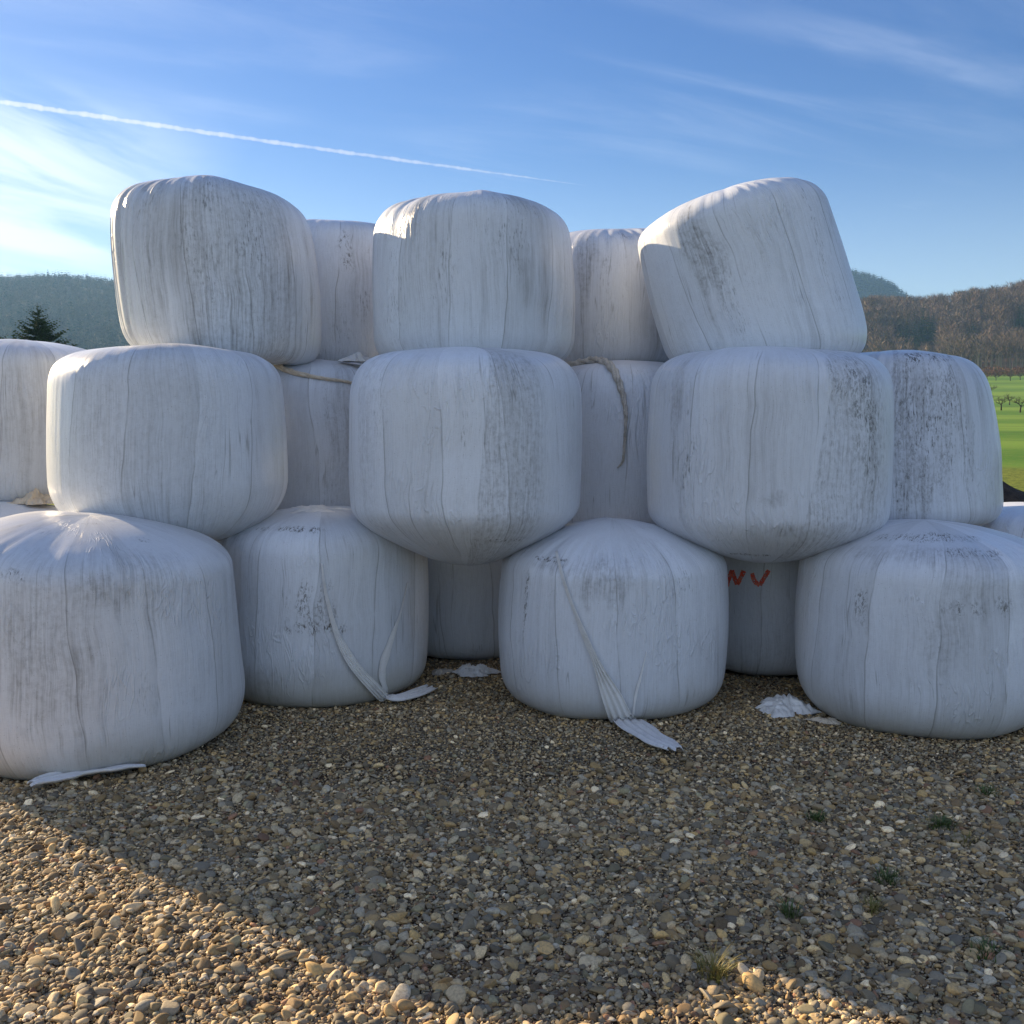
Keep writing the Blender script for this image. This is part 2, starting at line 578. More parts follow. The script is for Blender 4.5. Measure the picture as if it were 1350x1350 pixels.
    pin = h.m('MULTIPLY', h.smooth(vr.outputs['Distance'], .055, .03), h.smooth(h.sep(vr.outputs['Color'])[0], .80, .84))
    col = h.mix(h.m('MULTIPLY', pin, .8), col, (.06, .045, .03))
    if splash:
        sz = h.m('ADD', V0, h.m('MULTIPLY', h.m('SUBTRACT', s3, .5), .35))
        lowd = h.smooth(sz, b_splash(seed) + .28, b_splash(seed) - .02)
        col = h.mix(h.m('MULTIPLY', lowd, splash), col, (.26, .225, .13))
    h.l.new(col, h.b.inputs['Base Color'])
    rg = h.m('ADD', .26, h.m('ADD', h.m('MULTIPLY', d, .3), h.m('MULTIPLY', s4, .10)))
    h.l.new(rg, h.b.inputs['Roughness'])
    h.b.inputs['Specular IOR Level'].default_value = .42
    hh = h.m('ADD', h.m('MULTIPLY', s1, 1.0), h.m('MULTIPLY', tone, .9)) if strips else s1
    hh = h.m('ADD', h.m('MULTIPLY', hh, 1.0), h.m('MULTIPLY', s0, .22))
    hh = h.m('ADD', hh, h.m('MULTIPLY', s2, .7))
    hh = h.m('SUBTRACT', hh, h.m('MULTIPLY', cr, .5))
    n_ = bump(h, hh, .3, .006)
    # sharp little tension wrinkles in places
    tw = nz(26, 5.5, 9, 2, .5, .8)
    tw = h.m('MULTIPLY', h.smooth(h.m('ABSOLUTE', h.m('SUBTRACT', tw, .5)), .06, 0.0), h.smooth(nz(2.2, 2.6, 10, 2, .5), .52, .66))
    n_ = bump(h, tw, .45, .008, n_)
    h.l.new(n_, h.b.inputs['Normal'])
    return mat


def b_splash(seed):
    return 0.60


# key: centre, z0, R, H, (rt, ht, dt, rb, hb, db, taper, bulge)
SH_FLAT = (.20, .20, .04, .16, .16, .01, .02, .05)
make_bale('A', (-1.862, 6.63), 1.905, .607, 1.15, (.24, .25, .05, .15, .20, .02, .03, .07), deform=(-.05, -.07, -.05), pucker=.9, pleat_side=1.4, seed=1)
make_bale('B', (-.238, 6.42), 1.885, .607, 1.025, (.20, .20, .05, .14, .16, .02, .05, .05), pucker=1.2, seed=2)
make_bale('C', (1.40, 6.25), 1.90, .565, 1.01, (.17, .16, .05, .14, .16, .0, .05, .05), deform=(-.30, .07, .25), pucker=1.5, seed=3)
make_bale('D', (-1.27, 7.62), 1.90, .61, 1.07, SH_FLAT, pucker=1.6, seed=4)
make_bale('E', (.73, 7.42), 1.90, .61, .98, SH_FLAT, pucker=1.8, seed=5)
make_bale('F', (-1.905, 5.735), .87, .627, 1.105, (.20, .20, .03, .40, .36, .02, .02, .05), pucker=.7, seed=6)
make_bale('G', (-.248, 5.73), .755, .627, 1.205, (.22, .24, .03, .32, .27, .075, .0, .05, 1.05), pucker=.8, seed=7)
make_bale('H', (1.415, 5.71), .775, .637, 1.185, (.22, .21, .03, .33, .25, .05, .0, .05, 1.05), pucker=.7, seed=8)
make_bale('I', (-1.33, 7.0), .88, .61, 1.08, SH_FLAT, seed=9)
make_bale('J', (.73, 6.92), .80, .61, 1.15, SH_FLAT, seed=10)
make_bale('K', (2.36, 6.45), .92, .60, 1.065, (.20, .24, .03, .14, .14, .01, .26, .03), seed=11)
make_bale('L', (-3.36, 7.15), 1.0, .64, 1.10, (.25, .16, .05, .16, .16, .01, .0, .05), pucker=1.2, seed=12)
make_bale('M', (-2.035, 4.94), 0.0, .68, 1.11, (.15, .15, .10, .18, .26, .0, .08, .03), pucker=.4, seed=13, deform=(0, 0, -.17, .25))
make_bale('N', (-1.125, 6.0), 0.0, .617, 1.055, (.19, .17, .05, .14, .14, .0, .02, .04), seed=14)
make_bale('O', (.555, 5.69), 0.0, .615, 1.015, (.19, .17, .09, .20, .18, .0, .02, .05), seed=15)
make_bale('P', (2.19, 5.42), 0.0, .64, 1.035, (.18, .17, .075, .2, .22, .0, .03, .06), seed=16)
make_bale('Q', (-.32, 7.02), 0.0, .61, 1.0, SH_FLAT, seed=17)
make_bale('S', (3.42, 6.62), 0.0, .63, 1.02, SH_FLAT, seed=19)
make_bale('T', (-3.36, 6.55), 0.0, .61, 1.04, (.20, .20, .05, .16, .16, .0, .02, .05), seed=20)
make_bale('U', (1.63, 6.60), 0.0, .61, 1.0, SH_FLAT, seed=18)
make_bale('V', (-1.75, 7.12), 0.0, .61, 1.02, SH_FLAT, seed=21)

# marks in photo pixels: (x, y, half width, half height, strength, kind)   s = grey smear, k = dark specks
MARKS = {
    'A': [(330, 325, 22, 55, .85, 'k'), (268, 262, 26, 30, .75, 'k'), (195, 245, 26, 16, .8, 's'), (330, 420, 10, 40, .5, 'k'), (290, 330, 40, 90, .35, 's')],
    'B': [(682, 300, 16, 60, .7, 'k'), (530, 267, 26, 14, .8, 's'), (710, 275, 18, 16, .7, 'k'), (590, 380, 10, 60, .35, 'k'), (520, 400, 20, 60, .4, 'k')],
    'C': [(925, 330, 22, 60, .95, 's'), (955, 385, 14, 50, .7, 'k'), (1075, 300, 8, 60, .75, 'k'), (1105, 380, 8, 50, .5, 'k')],
    'D': [(455, 328, 10, 24, .8, 'c'), (474, 395, 12, 22, .7, 'k'), (450, 430, 16, 30, .4, 'k')],
    'E': [(770, 330, 14, 60, .8, 's'), (795, 360, 8, 50, .6, 'k'), (825, 312, 16, 10, .8, 'k')],
    'F': [(120, 500, 30, 40, .3, 's'), (130, 600, 50, 90, .3, 's'), (235, 510, 60, 50, .25, 's')],
    'G': [(657, 713, 50, 4, 1.3, 'c'), (655, 700, 70, 14, .45, 's'), (678, 500, 36, 34, .5, 'k'), (612, 560, 5, 40, .6, 'k'), (500, 530, 14, 50, .5, 'k'), (512, 700, 24, 24, .35, 's')],
    'H': [(907, 615, 8, 46, 1.0, 'k'), (893, 530, 12, 40, .6, 's'), (1150, 580, 26, 60, 1.0, 'k'), (1130, 510, 36, 40, .9, 'k'), (985, 731, 38, 5, 1.3, 'c'), (1070, 733, 36, 5, 1.2, 'c'), (1140, 560, 30, 80, .5, 'c'), (1130, 500, 34, 36, .6, 'c'), (1032, 697, 26, 12, .7, 's'), (1015, 655, 22, 10, .5, 's'), (1140, 560, 50, 90, .55, 's')],
    'I': [(450, 560, 22, 60, .45, 's'), (432, 540, 4, 40, .5, 'k')],
    'J': [(845, 500, 20, 20, .3, 'k')],
    'K': [(1200, 520, 40, 60, .85, 'k'), (1250, 540, 28, 70, .9, 'k'), (1190, 600, 50, 60, .6, 's'), (1210, 470, 60, 12, 1.0, 'c'), (1210, 560, 70, 90, .34, 'c'), (1255, 520, 20, 60, .45, 'c'), (1275, 600, 18, 60, .7, 'k'), (1190, 500, 30, 30, .6, 's')],
    'L': [(30, 560, 30, 80, .3, 's')],
    'M': [(125, 775, 46, 26, .8, 's'), (20, 757, 18, 8, 1.0, 'c'), (120, 690, 60, 5, .35, 'c'), (60, 860, 70, 110, .55, 's'), (205, 760, 50, 50, .4, 's'), (190, 920, 16, 26, .5, 'k'), (60, 700, 60, 8, .7, 'k'), (188, 712, 12, 8, .9, 'c')],
    'N': [(392, 696, 50, 8, .75, 'c'), (345, 698, 14, 6, .6, 'c'), (412, 800, 22, 34, .55, 'c'), (410, 830, 34, 8, .9, 'c'), (375, 800, 8, 30, .5, 'k'), (400, 675, 50, 8, .6, 's'), (335, 905, 34, 26, .45, 's')],
    'O': [(690, 790, 5, 56, 1.0, 'c'), (725, 737, 30, 5, .9, 'c'), (735, 745, 40, 12, .5, 's'), (800, 765, 50, 36, .75, 's'), (905, 770, 18, 20, .8, 'k'), (850, 695, 60, 10, .5, 'k')],
    'P': [(1225, 708, 100, 16, .95, 'c'), (1290, 730, 60, 12, .6, 'c'), (1200, 730, 80, 20, .55, 's'), (1138, 800, 12, 34, .5, 'c'), (1275, 805, 20, 12, .6, 'c'), (1325, 800, 18, 12, .5, 'c'), (1240, 850, 30, 50, .5, 's'), (1300, 760, 50, 40, .45, 's')],
    'U': [(1000, 870, 40, 30, .3, 's')],
    'Q': [(630, 852, 8, 10, .7, 'k')],
}
# strips of dirtier film: left edge two pixels, right edge two pixels, dirt, mould
BANDS = {
    'A': [((237, 262), (249, 440), (385, 290), (392, 440), .50, .22), ((190, 262), (192, 440), (226, 262), (226, 440), .30, .1)],
    'B': [((545, 290), (548, 440), (585, 290), (590, 440), .18, .0)],
    'F': [((100, 490), (96, 640), (310, 490), (300, 640), .26, .0)],
    'G': [((645, 480), (630, 640), (716, 490), (722, 640), .72, .25), ((472, 520), (476, 640), (500, 500), (498, 640), .35, .2)],
    'H': [((1097, 480), (1072, 640), (1160, 490), (1172, 640), .62, .35), ((884, 510), (886, 600), (902, 510), (905, 600), .4, .2)],
    'K': [((1178, 500), (1180, 640), (1205, 500), (1212, 640), .7, .3)],
    'I': [((441, 520), (428, 640), (475, 520), (470, 640), .35, .2)],
}
PAR = {   # grime, mould, tint, splash, base
    'A': (.85, .5, (1, .985, .95), 0, 0.82), 'B': (.75, .42, (1, .985, .95), 0, 0.82), 'C': (.68, .4, (1, .99, .965), 0, 0.84),
    'D': (.7, .35, (1, .985, .96), 0, 0.78), 'E': (.75, .4, (1, .985, .96), 0, 0.78), 'F': (.50, .12, (1, .985, .955), 0, 0.82),
    'G': (.45, .15, (1, .985, .96), 0, 0.84), 'H': (.42, .15, (1, .985, .97), 0, 0.84), 'I': (.45, .2, (1, .99, .97), 0, 0.80),
    'J': (.32, .1, (1, .99, .98), 0, 0.82), 'K': (.8, .8, (1, .99, .98), 0, 0.78), 'L': (.55, .15, (1, .985, .95), 0, 0.80),
    'M': (.78, .25, (1, .965, .91), .45, 0.80), 'N': (.45, .2, (1, .99, .965), .55, 0.82), 'O': (.42, .22, (1, .99, .975), .3, 0.83),
    'P': (.50, .25, (1, .985, .96), .4, 0.82), 'Q': (.4, .1, (1, .99, .97), .15, 0.76), 'S': (.3, .2, (1, 1, 1), .3, 0.82),
    'T': (.4, .1, (1, .98, .95), .3, 0.82), 'U': (.35, .08, (1, .99, .97), .15, 0.76), 'V': (.35, .08, (1, .985, .96), .35, 0.76),
}
LABEL = {
    'A': 'streaky white bale sunlit on its left, at the left end of the top row',
    'B': 'upright white wrapped bale in the middle of the top row',
    'C': 'white wrapped bale leaning left at the right end of the top row',
    'D': 'speckled white bale set back in the gap between the streaked and the middle top bales',
    'E': 'white bale set back in the gap between the middle and the leaning top bales',
    'F': 'clean greyish white bale under the streaked top bale, left end of the front middle row',
    'G': 'white bale with a sagging belly and a grey strip, centre of the middle row',
    'H': 'white bale with a mouldy black right side below the leaning bale',
    'I': 'shaded white bale crossed by a taut beige film rope in the middle row',
    'J': 'shaded white bale with a hanging twisted film rope, set back right of the centre bale',
    'K': 'white bale covered in dark mould, narrow at its top, right end of the middle row',
    'L': 'middle-row white bale cut by the left frame edge, over a sunlit bale',
    'M': 'large brown-stained bale with sunlit top at the lower left',
    'N': 'white bale on the gravel with dark crumbly crease and short film tail',
    'O': 'white bale on the gravel with long film tail reaching onto the stones',
    'P': 'wide white bale on the gravel with a mould-blackened top at the lower right',
    'Q': 'shaded white bale on the ground in the gap under the sagging belly',
    'S': 'pale bale top peeking out at the right frame edge behind the wide bale',
    'T': 'sunlit white bale low at the left frame edge behind the brown-stained bale',
    'U': 'shaded white bale on the ground marked with red painted letters',
    'V': 'shaded bale in the dark behind the creased bale, nearly hidden',
}
BOBJ = {}
for i, (k, b) in enumerate(BALES.items()):
    gr, mo, ti, sp, ba = PAR[k]
    mk = []
    for (mx, my, hw, hh_, st, kind) in MARKS.get(k, []):
        u, v, dist = pick_uv(b, mx, my)
        mk.append((u, v, hw * dist / FPX, hh_ * dist / FPX, st, kind))
    bd = []
    for (p1, p2, p3, p4, di, ml) in BANDS.get(k, []):
        (ua, va, _), (ub, vb, _), (uc, vc, _), (ud, vd, _) = [pick_uv(b, *q) for q in (p1, p2, p3, p4)]
        b0 = (ua - ub) / (va - vb)
        b1 = (uc - ud) / (vc - vd)
        bd.append((ua - b0 * va, b0, uc - b1 * vc, b1, di * .8, ml))
    m_ = film_mat('stretch_film', i + 1, gr, mo, ti, mk, bd, sp, base=ba, srim=b.srim)
    o = mesh_np('wrapped_bale', b.V, b.F, m_, True, None, b.uv)
    o.matrix_world = b.M
    tag(o, LABEL[k], 'silage bale', 'white silage bales stacked three rows high')
    BOBJ[k] = o


# ------------------------------------------------------------------ loose film, twists, scraps
def cast(px, py, only=None):
    for k in range(60):                 # just above a rim: slide down until the sight line meets it
        q = cast_one(px, py + k, only)
        if q is not None:
            return q
    return None


def cast_one(px, py, only=None):
    d = ray(px, py)
    best = None
    for k, b in BALES.items():
        if only is not None and k not in only:
            continue
        q = b.bvh.ray_cast(CAMP, d)
        if q[0] is not None and (best is None or q[3] < best[2]):
            best = (q[0], q[1], q[3])
    if d.z < -.03 and (only is None or len(only) == 0 or py > 800):
        t = -CAMP.z / d.z
        p = CAMP + d * t
        z = float(ground_z(p.x, p.y)) + .022
        t = -(CAMP.z - z) / d.z
        if best is None or t < best[2]:
            best = (CAMP + d * t, Vector((0, 0, 1)), t)
    return best


def loose_film(name, tint, seed, trans=.25, dirt=.5):
    mat, h = new_mat(name)
    geo = h.new('ShaderNodeNewGeometry')
    p = geo.outputs['Position']
    n1 = h.noise(p, 18, 5, .65)
    n2 = h.noise(p, 90, 3, .6)
    c = h.mix(h.m('MULTIPLY', h.smooth(n1, .45, .72), dirt), tuple(.86 * t for t in tint), (.26, .225, .17))
    c = h.mix(h.m('MULTIPLY', h.smooth(n2, .56, .70), dirt * .6), c, (.10, .085, .06))
    h.l.new(c, h.b.inputs['Base Color'])
    h.b.inputs['Roughness'].default_value = .42
    tr = h.new('ShaderNodeBsdfTranslucent')
    h.l.new(c, tr.inputs[0])
    mx = h.new('ShaderNodeMixShader')
    mx.inputs[0].default_value = trans
    h.l.new(h.b.outputs[0], mx.inputs[1])
    h.l.new(tr.outputs[0], mx.inputs[2])
    h.l.new(mx.outputs[0], h.out.inputs[0])
    h.l.new(bump(h, h.m('ADD', n1, h.m('MULTIPLY', n2, .4)), .5, .01), h.b.inputs['Normal'])
    return mat


FILM_W = loose_film('loose_white_film', (1, .99, .97), 1, .15, .14)
FILM_B = loose_film('loose_beige_film', (.95, .82, .64), 2, .3, .35)
FILM_G = loose_film('loose_grey_film', (.72, .66, .58), 3, .1, .7)


def ribbon(name, pts, widths, mat, folds=3, amp=.012, lift=.006, nc=17, seed=0, only=None, thick=.0022):
    """a tail of film laid over bale and ground along photo points"""
    r = np.random.default_rng(seed)
    px2 = catmull([np.array(q, float) for q in pts], 12)
    hits = [cast(x, y, only) for x, y in px2]
    P = np.array([q[0] + q[1] * lift for q in hits])
    Nn = np.array([q[1] for q in hits])
    for _ in range(5):
        P[1:-1] = (P[:-2] + P[1:-1] * 2 + P[2:]) / 4
        Nn[1:-1] = (Nn[:-2] + Nn[1:-1] * 2 + Nn[2:]) / 4
    Wd = np.interp(np.linspace(0, 1, len(P)), np.linspace(0, 1, len(widths)), widths)
    T = np.gradient(P, axis=0)
    T /= np.linalg.norm(T, axis=1)[:, None]
    Nn -= (Nn * T).sum(1)[:, None] * T
    Nn /= np.linalg.norm(Nn, axis=1)[:, None]
    B = np.cross(T, Nn)
    cs = np.linspace(-1, 1, nc)
    ph = r.uniform(0, 6.28, 4)
    V = np.zeros((len(P), nc, 3))
    L = np.linspace(0, 1, len(P))
    for i in range(len(P)):
        k = folds * np.pi
        fold = .5 + .5 * np.sin(cs * k + ph[0] + 2.2 * L[i]) * np.cos(cs * 1.7 * k * .5 + ph[1] - 3 * L[i])
        jag = 1.0
        wl = Wd[i] * (1 + .18 * np.sin(9 * L[i] + ph[2]) + .08 * np.sin(31 * L[i] + ph[3]))
        hgt = np.abs(fold) * amp * min(1, Wd[i] / .03)
        along = np.zeros(nc)
        if i > len(P) - 5:
            along = .02 * np.sin(cs * 7 + ph[1]) * min(1, Wd[i] / .03)
        V[i] = P[i] + B[i] * (cs * wl)[:, None] + Nn[i] * hgt[:, None] + T[i] * along[:, None]
        gz = ground_z(V[i][:, 0], V[i][:, 1]) + .016
        V[i][:, 2] = np.maximum(V[i][:, 2], gz)
        for kb in (only or ()):                       # stay outside the bale it clings to
            for j in range(nc):
                nr_ = BALES[kb].bvh.find_nearest(Vector(V[i, j]))
                off_ = (Vector(V[i, j]) - nr_[0]).dot(nr_[1])
                need = .004 + hgt[j]
                if off_ < need:
                    V[i, j] += np.array(nr_[1]) * (need - off_)
    i, j = np.meshgrid(np.arange(len(P) - 1), np.arange(nc - 1), indexing='ij')
    F = np.stack([i * nc + j, i * nc + j + 1, (i + 1) * nc + j + 1, (i + 1) * nc + j], -1).reshape(-1, 4)
    Vf = V.reshape(-1, 3)
    org = Vf.mean(0)
    org[2] = Vf[:, 2].min()
    o = mesh_np(name, Vf - org, F, mat)
    o.location = org
    md = o.modifiers.new('thickness', 'SOLIDIFY')
    md.thickness = thick
    md.offset = 0
    return o


def scrap(name, loc, sx, sy, hgt, mat, seed, rz=0.0, normal=None):
    """a crumpled sheet of film"""
    n = 64
    g = np.linspace(-1, 1, n)
    X, Y = np.meshgrid(g, g)
    # square sheet squeezed into an irregular outline
    a = np.arctan2(Y, X)
    m = np.maximum(np.abs(X), np.abs(Y))
    rr = m * (1 + .16 * np.sin(3 * a + seed) + .11 * np.sin(5 * a + 2 * seed) + .07 * np.sin(11 * a + seed * 3) + .05 * np.sin(17 * a))
    x = rr * np.cos(a) * sx
    y = rr * np.sin(a) * sy
    z = np.zeros_like(x)
    for i in range(n):
        for j in range(n):
            q = Vector((x[i, j] / sx * 1.5 + seed * 3.1, y[i, j] / sy * 1.5, seed))
            v = .42 + .42 * mnoise.noise(q * .9) + .22 * (1 - min(1, abs(mnoise.noise(q * 1.6)) * 4.0)) + .10 * mnoise.noise(q * 4.1) + .05 * mnoise.noise(q * 8.0)
            z[i, j] = max(v, .05) * hgt * (1.0 - m[i, j] ** 2.5 * .92)
            dx_ = mnoise.noise(q * 2.0 + Vector((9, 0, 0))) * .10
            x[i, j] += dx_ * sx
            y[i, j] += mnoise.noise(q * 2.0 + Vector((0, 9, 0))) * .10 * sy
    V = np.stack([x, y, z], -1).reshape(-1, 3)
    i, j = np.meshgrid(np.arange(n - 1), np.arange(n - 1), indexing='ij')
    F = np.stack([i * n + j, i * n + j + 1, (i + 1) * n + j + 1, (i + 1) * n + j], -1).reshape(-1, 4)
    o = mesh_np(name, V, F, mat)
    o.location = loc
    o.rotation_euler = (0, 0, rz)
    if normal is not None:
        o.rotation_euler = (Vector(normal).to_track_quat('Z', 'Y') @ Matrix.Rotation(rz, 3, 'Z').to_quaternion()).to_euler()
    md = o.modifiers.new('thickness', 'SOLIDIFY')
    md.thickness = .002
    md.offset = 0
    return o


def twist(name, pts, rads, mat, strands=3, turns=6, seed=0, only=None, lift=None):
    """a rope of film twisted from strands, laid along photo points on the bales"""
    P = []
    for q in pts:
        if len(q) == 3:
            P.append(np.array(q, float))
        else:
            hq = cast(q[0], q[1], only)
            P.append(np.array(hq[0] + hq[1] * (lift if lift is not None else rads[0] * 1.1)))
    P = catmull(P, 16)
    n = len(P)
    Rd = np.interp(np.linspace(0, 1, n), np.linspace(0, 1, len(rads)), rads)
    T = np.gradient(P, axis=0)
    T /= np.linalg.norm(T, axis=1)[:, None]
    A = np.cross(T, np.array([.13, -1, .21]))
    A /= np.linalg.norm(A, axis=1)[:, None]
    B = np.cross(T, A)
    Vs, Fs = [], []
    m = 8
    for s_ in range(strands):
        ph = 2 * np.pi * s_ / strands + np.linspace(0, turns * 2 * np.pi, n)
        cen = P + (A * np.cos(ph)[:, None] + B * np.sin(ph)[:, None]) * (Rd * .5)[:, None]
        q = np.linspace(0, 2 * np.pi, m, endpoint=False)
        wob = 1 + .22 * np.sin(np.arange(n) * .9 + s_ * 2)
        ring = cen[:, None] + ((A[:, None] * np.cos(q)[None, :, None] + B[:, None] * np.sin(q)[None, :, None]) * (Rd * .62 * wob)[:, None, None])
        base = sum(len(v) for v in Vs)
        Vs.append(ring.reshape(-1, 3))
        i, j = np.meshgrid(np.arange(n - 1), np.arange(m), indexing='ij')
        j2 = (j + 1) % m
        Fs.append(base + np.stack([i * m + j, i * m + j2, (i + 1) * m + j2, (i + 1) * m + j], -1).reshape(-1, 4))
    V = np.concatenate(Vs)
    org = V.mean(0)
    o = mesh_np(name, V - org, np.concatenate(Fs), mat)
    o.location = org
    return o


def to_parent(o, par):
    """make o a part of par, keeping its place"""
    M = o.matrix_basis.copy()
    o.parent = par
    o.matrix_parent_inverse = par.matrix_basis.inverted()
    return o


# tails that belong to the wrapping of one bale are its parts
t = ribbon('film_tail', [(424, 742), (430, 785), (445, 838), (470, 882), (502, 915), (520, 925), (545, 919), (568, 909)],
           [.005, .008, .013, .026, .032, .040, .048, .030], FILM_W, 2, .026, seed=3, only=('N',))
to_parent(t, BOBJ['N'])
t = ribbon('film_fold', [(536, 768), (526, 810), (512, 850), (502, 885), (508, 912)], [.003, .008, .018, .026, .016], FILM_W, 4, .010, seed=5, only=('N',))
to_parent(t, BOBJ['N'])
t = ribbon('film_tail', [(734, 728), (744, 765), (762, 815), (782, 862), (803, 910), (822, 948), (845, 968), (868, 983), (890, 994)],
           [.005, .008, .012, .020, .040, .060, .078, .082, .062], FILM_W, 2, .030, seed=8, only=('O',))
to_parent(t, BOBJ['O'])
t = ribbon('film_fold', [(852, 858), (846, 885), (838, 915), (834, 945)], [.002, .004, .007, .006], FILM_W, 1, .008, seed=9, only=('O',))
to_parent(t, BOBJ['O'])
t = ribbon('film_tail', [(192, 1018), (150, 1024), (112, 1026), (75, 1034), (42, 1044)], [.012, .045, .055, .05, .026], FILM_W, 2, .03, lift=.022, seed=12, only=())
to_parent(t, BOBJ['M'])

q = cast(1036, 934, ())
tag(scrap('film_scrap', q[0] - Vector((0, -.02, .012)), (.15), .15, .095, FILM_W, 3, .3), 'crumpled white film scrap on the gravel beside the red-lettered bale', 'plastic scrap', 'scraps of wrapping film')
q = cast(1088, 949, ())
tag(scrap('film_scrap', q[0] - Vector((0, 0, .012)), .085, .03, .03, FILM_B, 5, -.5), 'thin flat beige film shred against the foot of the wide right bale', 'plastic scrap', 'scraps of wrapping film')
q = cast(627, 886, ())
tag(scrap('film_scrap', q[0] - Vector((0, 0, .01)), (.125), .08, .085, FILM_W, 7, .15), 'crumpled whitish film on the ground under the sagging belly', 'plastic scrap', 'scraps of wrapping film')
q = cast(582, 884, ())
tag(scrap('film_scrap', q[0] - Vector((0, 0, .012)), .075, .05, .035, FILM_G, 9, .8), 'small grey film scrap beside the right foot of the creased bale', 'plastic scrap', 'scraps of wrapping film')
q = cast(45, 661, ('T', 'L'))
tag(scrap('film_scrap', q[0] + Vector((.03, -.05, -.01)), .13, .12, .12, FILM_B, 11, .2), 'crumpled beige film lump lit by the sun on the low left bale', 'plastic scrap', 'scraps of wrapping film')
q = cast(415, 672, ('N',))
tag(scrap('film_scrap', q[0] + Vector((0, .05, -.015)), .20, .12, .045, FILM_W, 13, .1), 'dusty white film sheet lying on top of the creased bale', 'plastic scrap', 'scraps of wrapping film')
tag(scrap('film_scrap', Vector((-1.02, 6.72, 1.93)), .11, .08, .07, FILM_W, 15, .4), 'small crumpled film scrap wedged between set-back middle bale and middle top bale', 'plastic scrap', 'scraps of wrapping film')
tag(scrap('film_scrap', Vector((-1.46, 7.07, 2.81)), .05, .05, .06, FILM_B, 17, .1, (-.1, -.7, .7)), 'tiny orange-beige film shred on the rim of the speckled top bale', 'plastic scrap', 'scraps of wrapping film')

tag(twist('film_rope', [(362, 483), (385, 492), (420, 499), (450, 503), (474, 508), (490, 513)], [.019, .017, .011, .009, .009, .008], FILM_B, 3, 3, 1, ('I',), .012),
    'taut beige rope of twisted film stretched across the shaded middle bale', 'film rope', 'ropes of twisted film')
tag(twist('film_rope', [(742, 473), (765, 467), (788, 472), (806, 486), (817, 508), (824, 535), (825, 560), (823, 585), (821, 607), (814, 617)],
          [.014, .024, .026, .025, .021, .014, .009, .008, .008, .004], FILM_G, 3, 5, 2, ('J',), .014),
    'grey rope of twisted film hanging down a shaded bale with a hooked end', 'film rope', 'ropes of twisted film')


# red letters sprayed on the bale in the right-hand gap: N and U, the rest of the word is hidden
def paint_strokes(name, strokes, width, b, mat):
    Vs, Fs = [], []
    for st in strokes:
        P2 = catmull([np.array(p_, float) for p_ in st], 10)
        L = len(P2)
        prev = None
        base = sum(len(v) for v in Vs)
        pts, nn = [], []
        for x, y in P2:
            hq = b.bvh.ray_cast(CAMP, ray(x, y))
            if hq[0] is None:
                continue
            pts.append(np.array(hq[0]))
            nn.append(np.array(hq[1]))
        pts, nn = np.array(pts), np.array(nn)
        T = np.gradient(pts, axis=0)
        T /= np.linalg.norm(T, axis=1)[:, None] + 1e-9
        B = np.cross(T, nn)
        nc = 7
        cs = np.linspace(-1, 1, nc)
        rr_ = np.random.default_rng(int(st[0][0] * 10))
        wv = width * (.75 + .35 * rr_.random(len(pts)))
        V = pts[:, None] + B[:, None] * cs[None, :, None] * wv[:, None, None]
        flat = V.reshape(-1, 3)
        for k in range(len(flat)):
            near = b.bvh.find_nearest(Vector(flat[k]))
            flat[k] = np.array(near[0] + near[1] * .0025)
        Vs.append(flat)
        i, j = np.meshgrid(np.arange(len(pts) - 1), np.arange(nc - 1), indexing='ij')
        Fs.append(base + np.stack([i * nc + j, i * nc + j + 1, (i + 1) * nc + j + 1, (i + 1) * nc + j], -1).reshape(-1, 4))
    o = mesh_np(name, np.concatenate(Vs), np.concatenate(Fs), mat)
    return o


mat, h = new_mat('red_spray_paint')
geo = h.new('ShaderNodeNewGeometry')
nn_ = h.noise(geo.outputs['Position'], 75, 5, .75)
n3 = h.noise(geo.outputs['Position'], 40, 3, .7)
c = h.mix(h.smooth(n3, .4, .65), (.80, .085, .03), (.76, .19, .11))
h.l.new(c, h.b.inputs['Base Color'])
h.b.inputs['Roughness'].default_value = .6
h.l.new(h.smooth(nn_, .33, .52), h.b.inputs['Alpha'])


def zl(X, Y):
    return (940 + X / 5.19, 720 + Y / 5.19)


st = [[zl(96, 275), zl(112, 215), zl(132, 165)], [zl(132, 165), zl(150, 225), zl(166, 262)], [zl(166, 262), zl(190, 215), zl(212, 168)],
      [zl(268, 185), zl(284, 238), zl(320, 268)], [zl(320, 268), zl(348, 220), zl(382, 165)]]
lt = paint_strokes('red_lettering', st, .014, BALES['U'], mat)
to_parent(lt, BOBJ['U'])

# ------------------------------------------------------------------ gravel
PAL = np.array([(.25, .235, .205), (.17, .17, .17), (.33, .28, .195), (.235, .18, .105), (.135, .10, .062),
                (.52, .48, .42), (.29, .255, .205), (.095, .09, .085), (.28, .215, .115), (.16, .165, .135), (.17, .095, .07), (.20, .21, .225)])
PAL = PAL * np.array([1.90, 1.58, 1.06])
PW = np.array([.15, .12, .14, .13, .09, .055, .13, .06, .06, .05, .015, .09])
PW = PW / PW.sum()


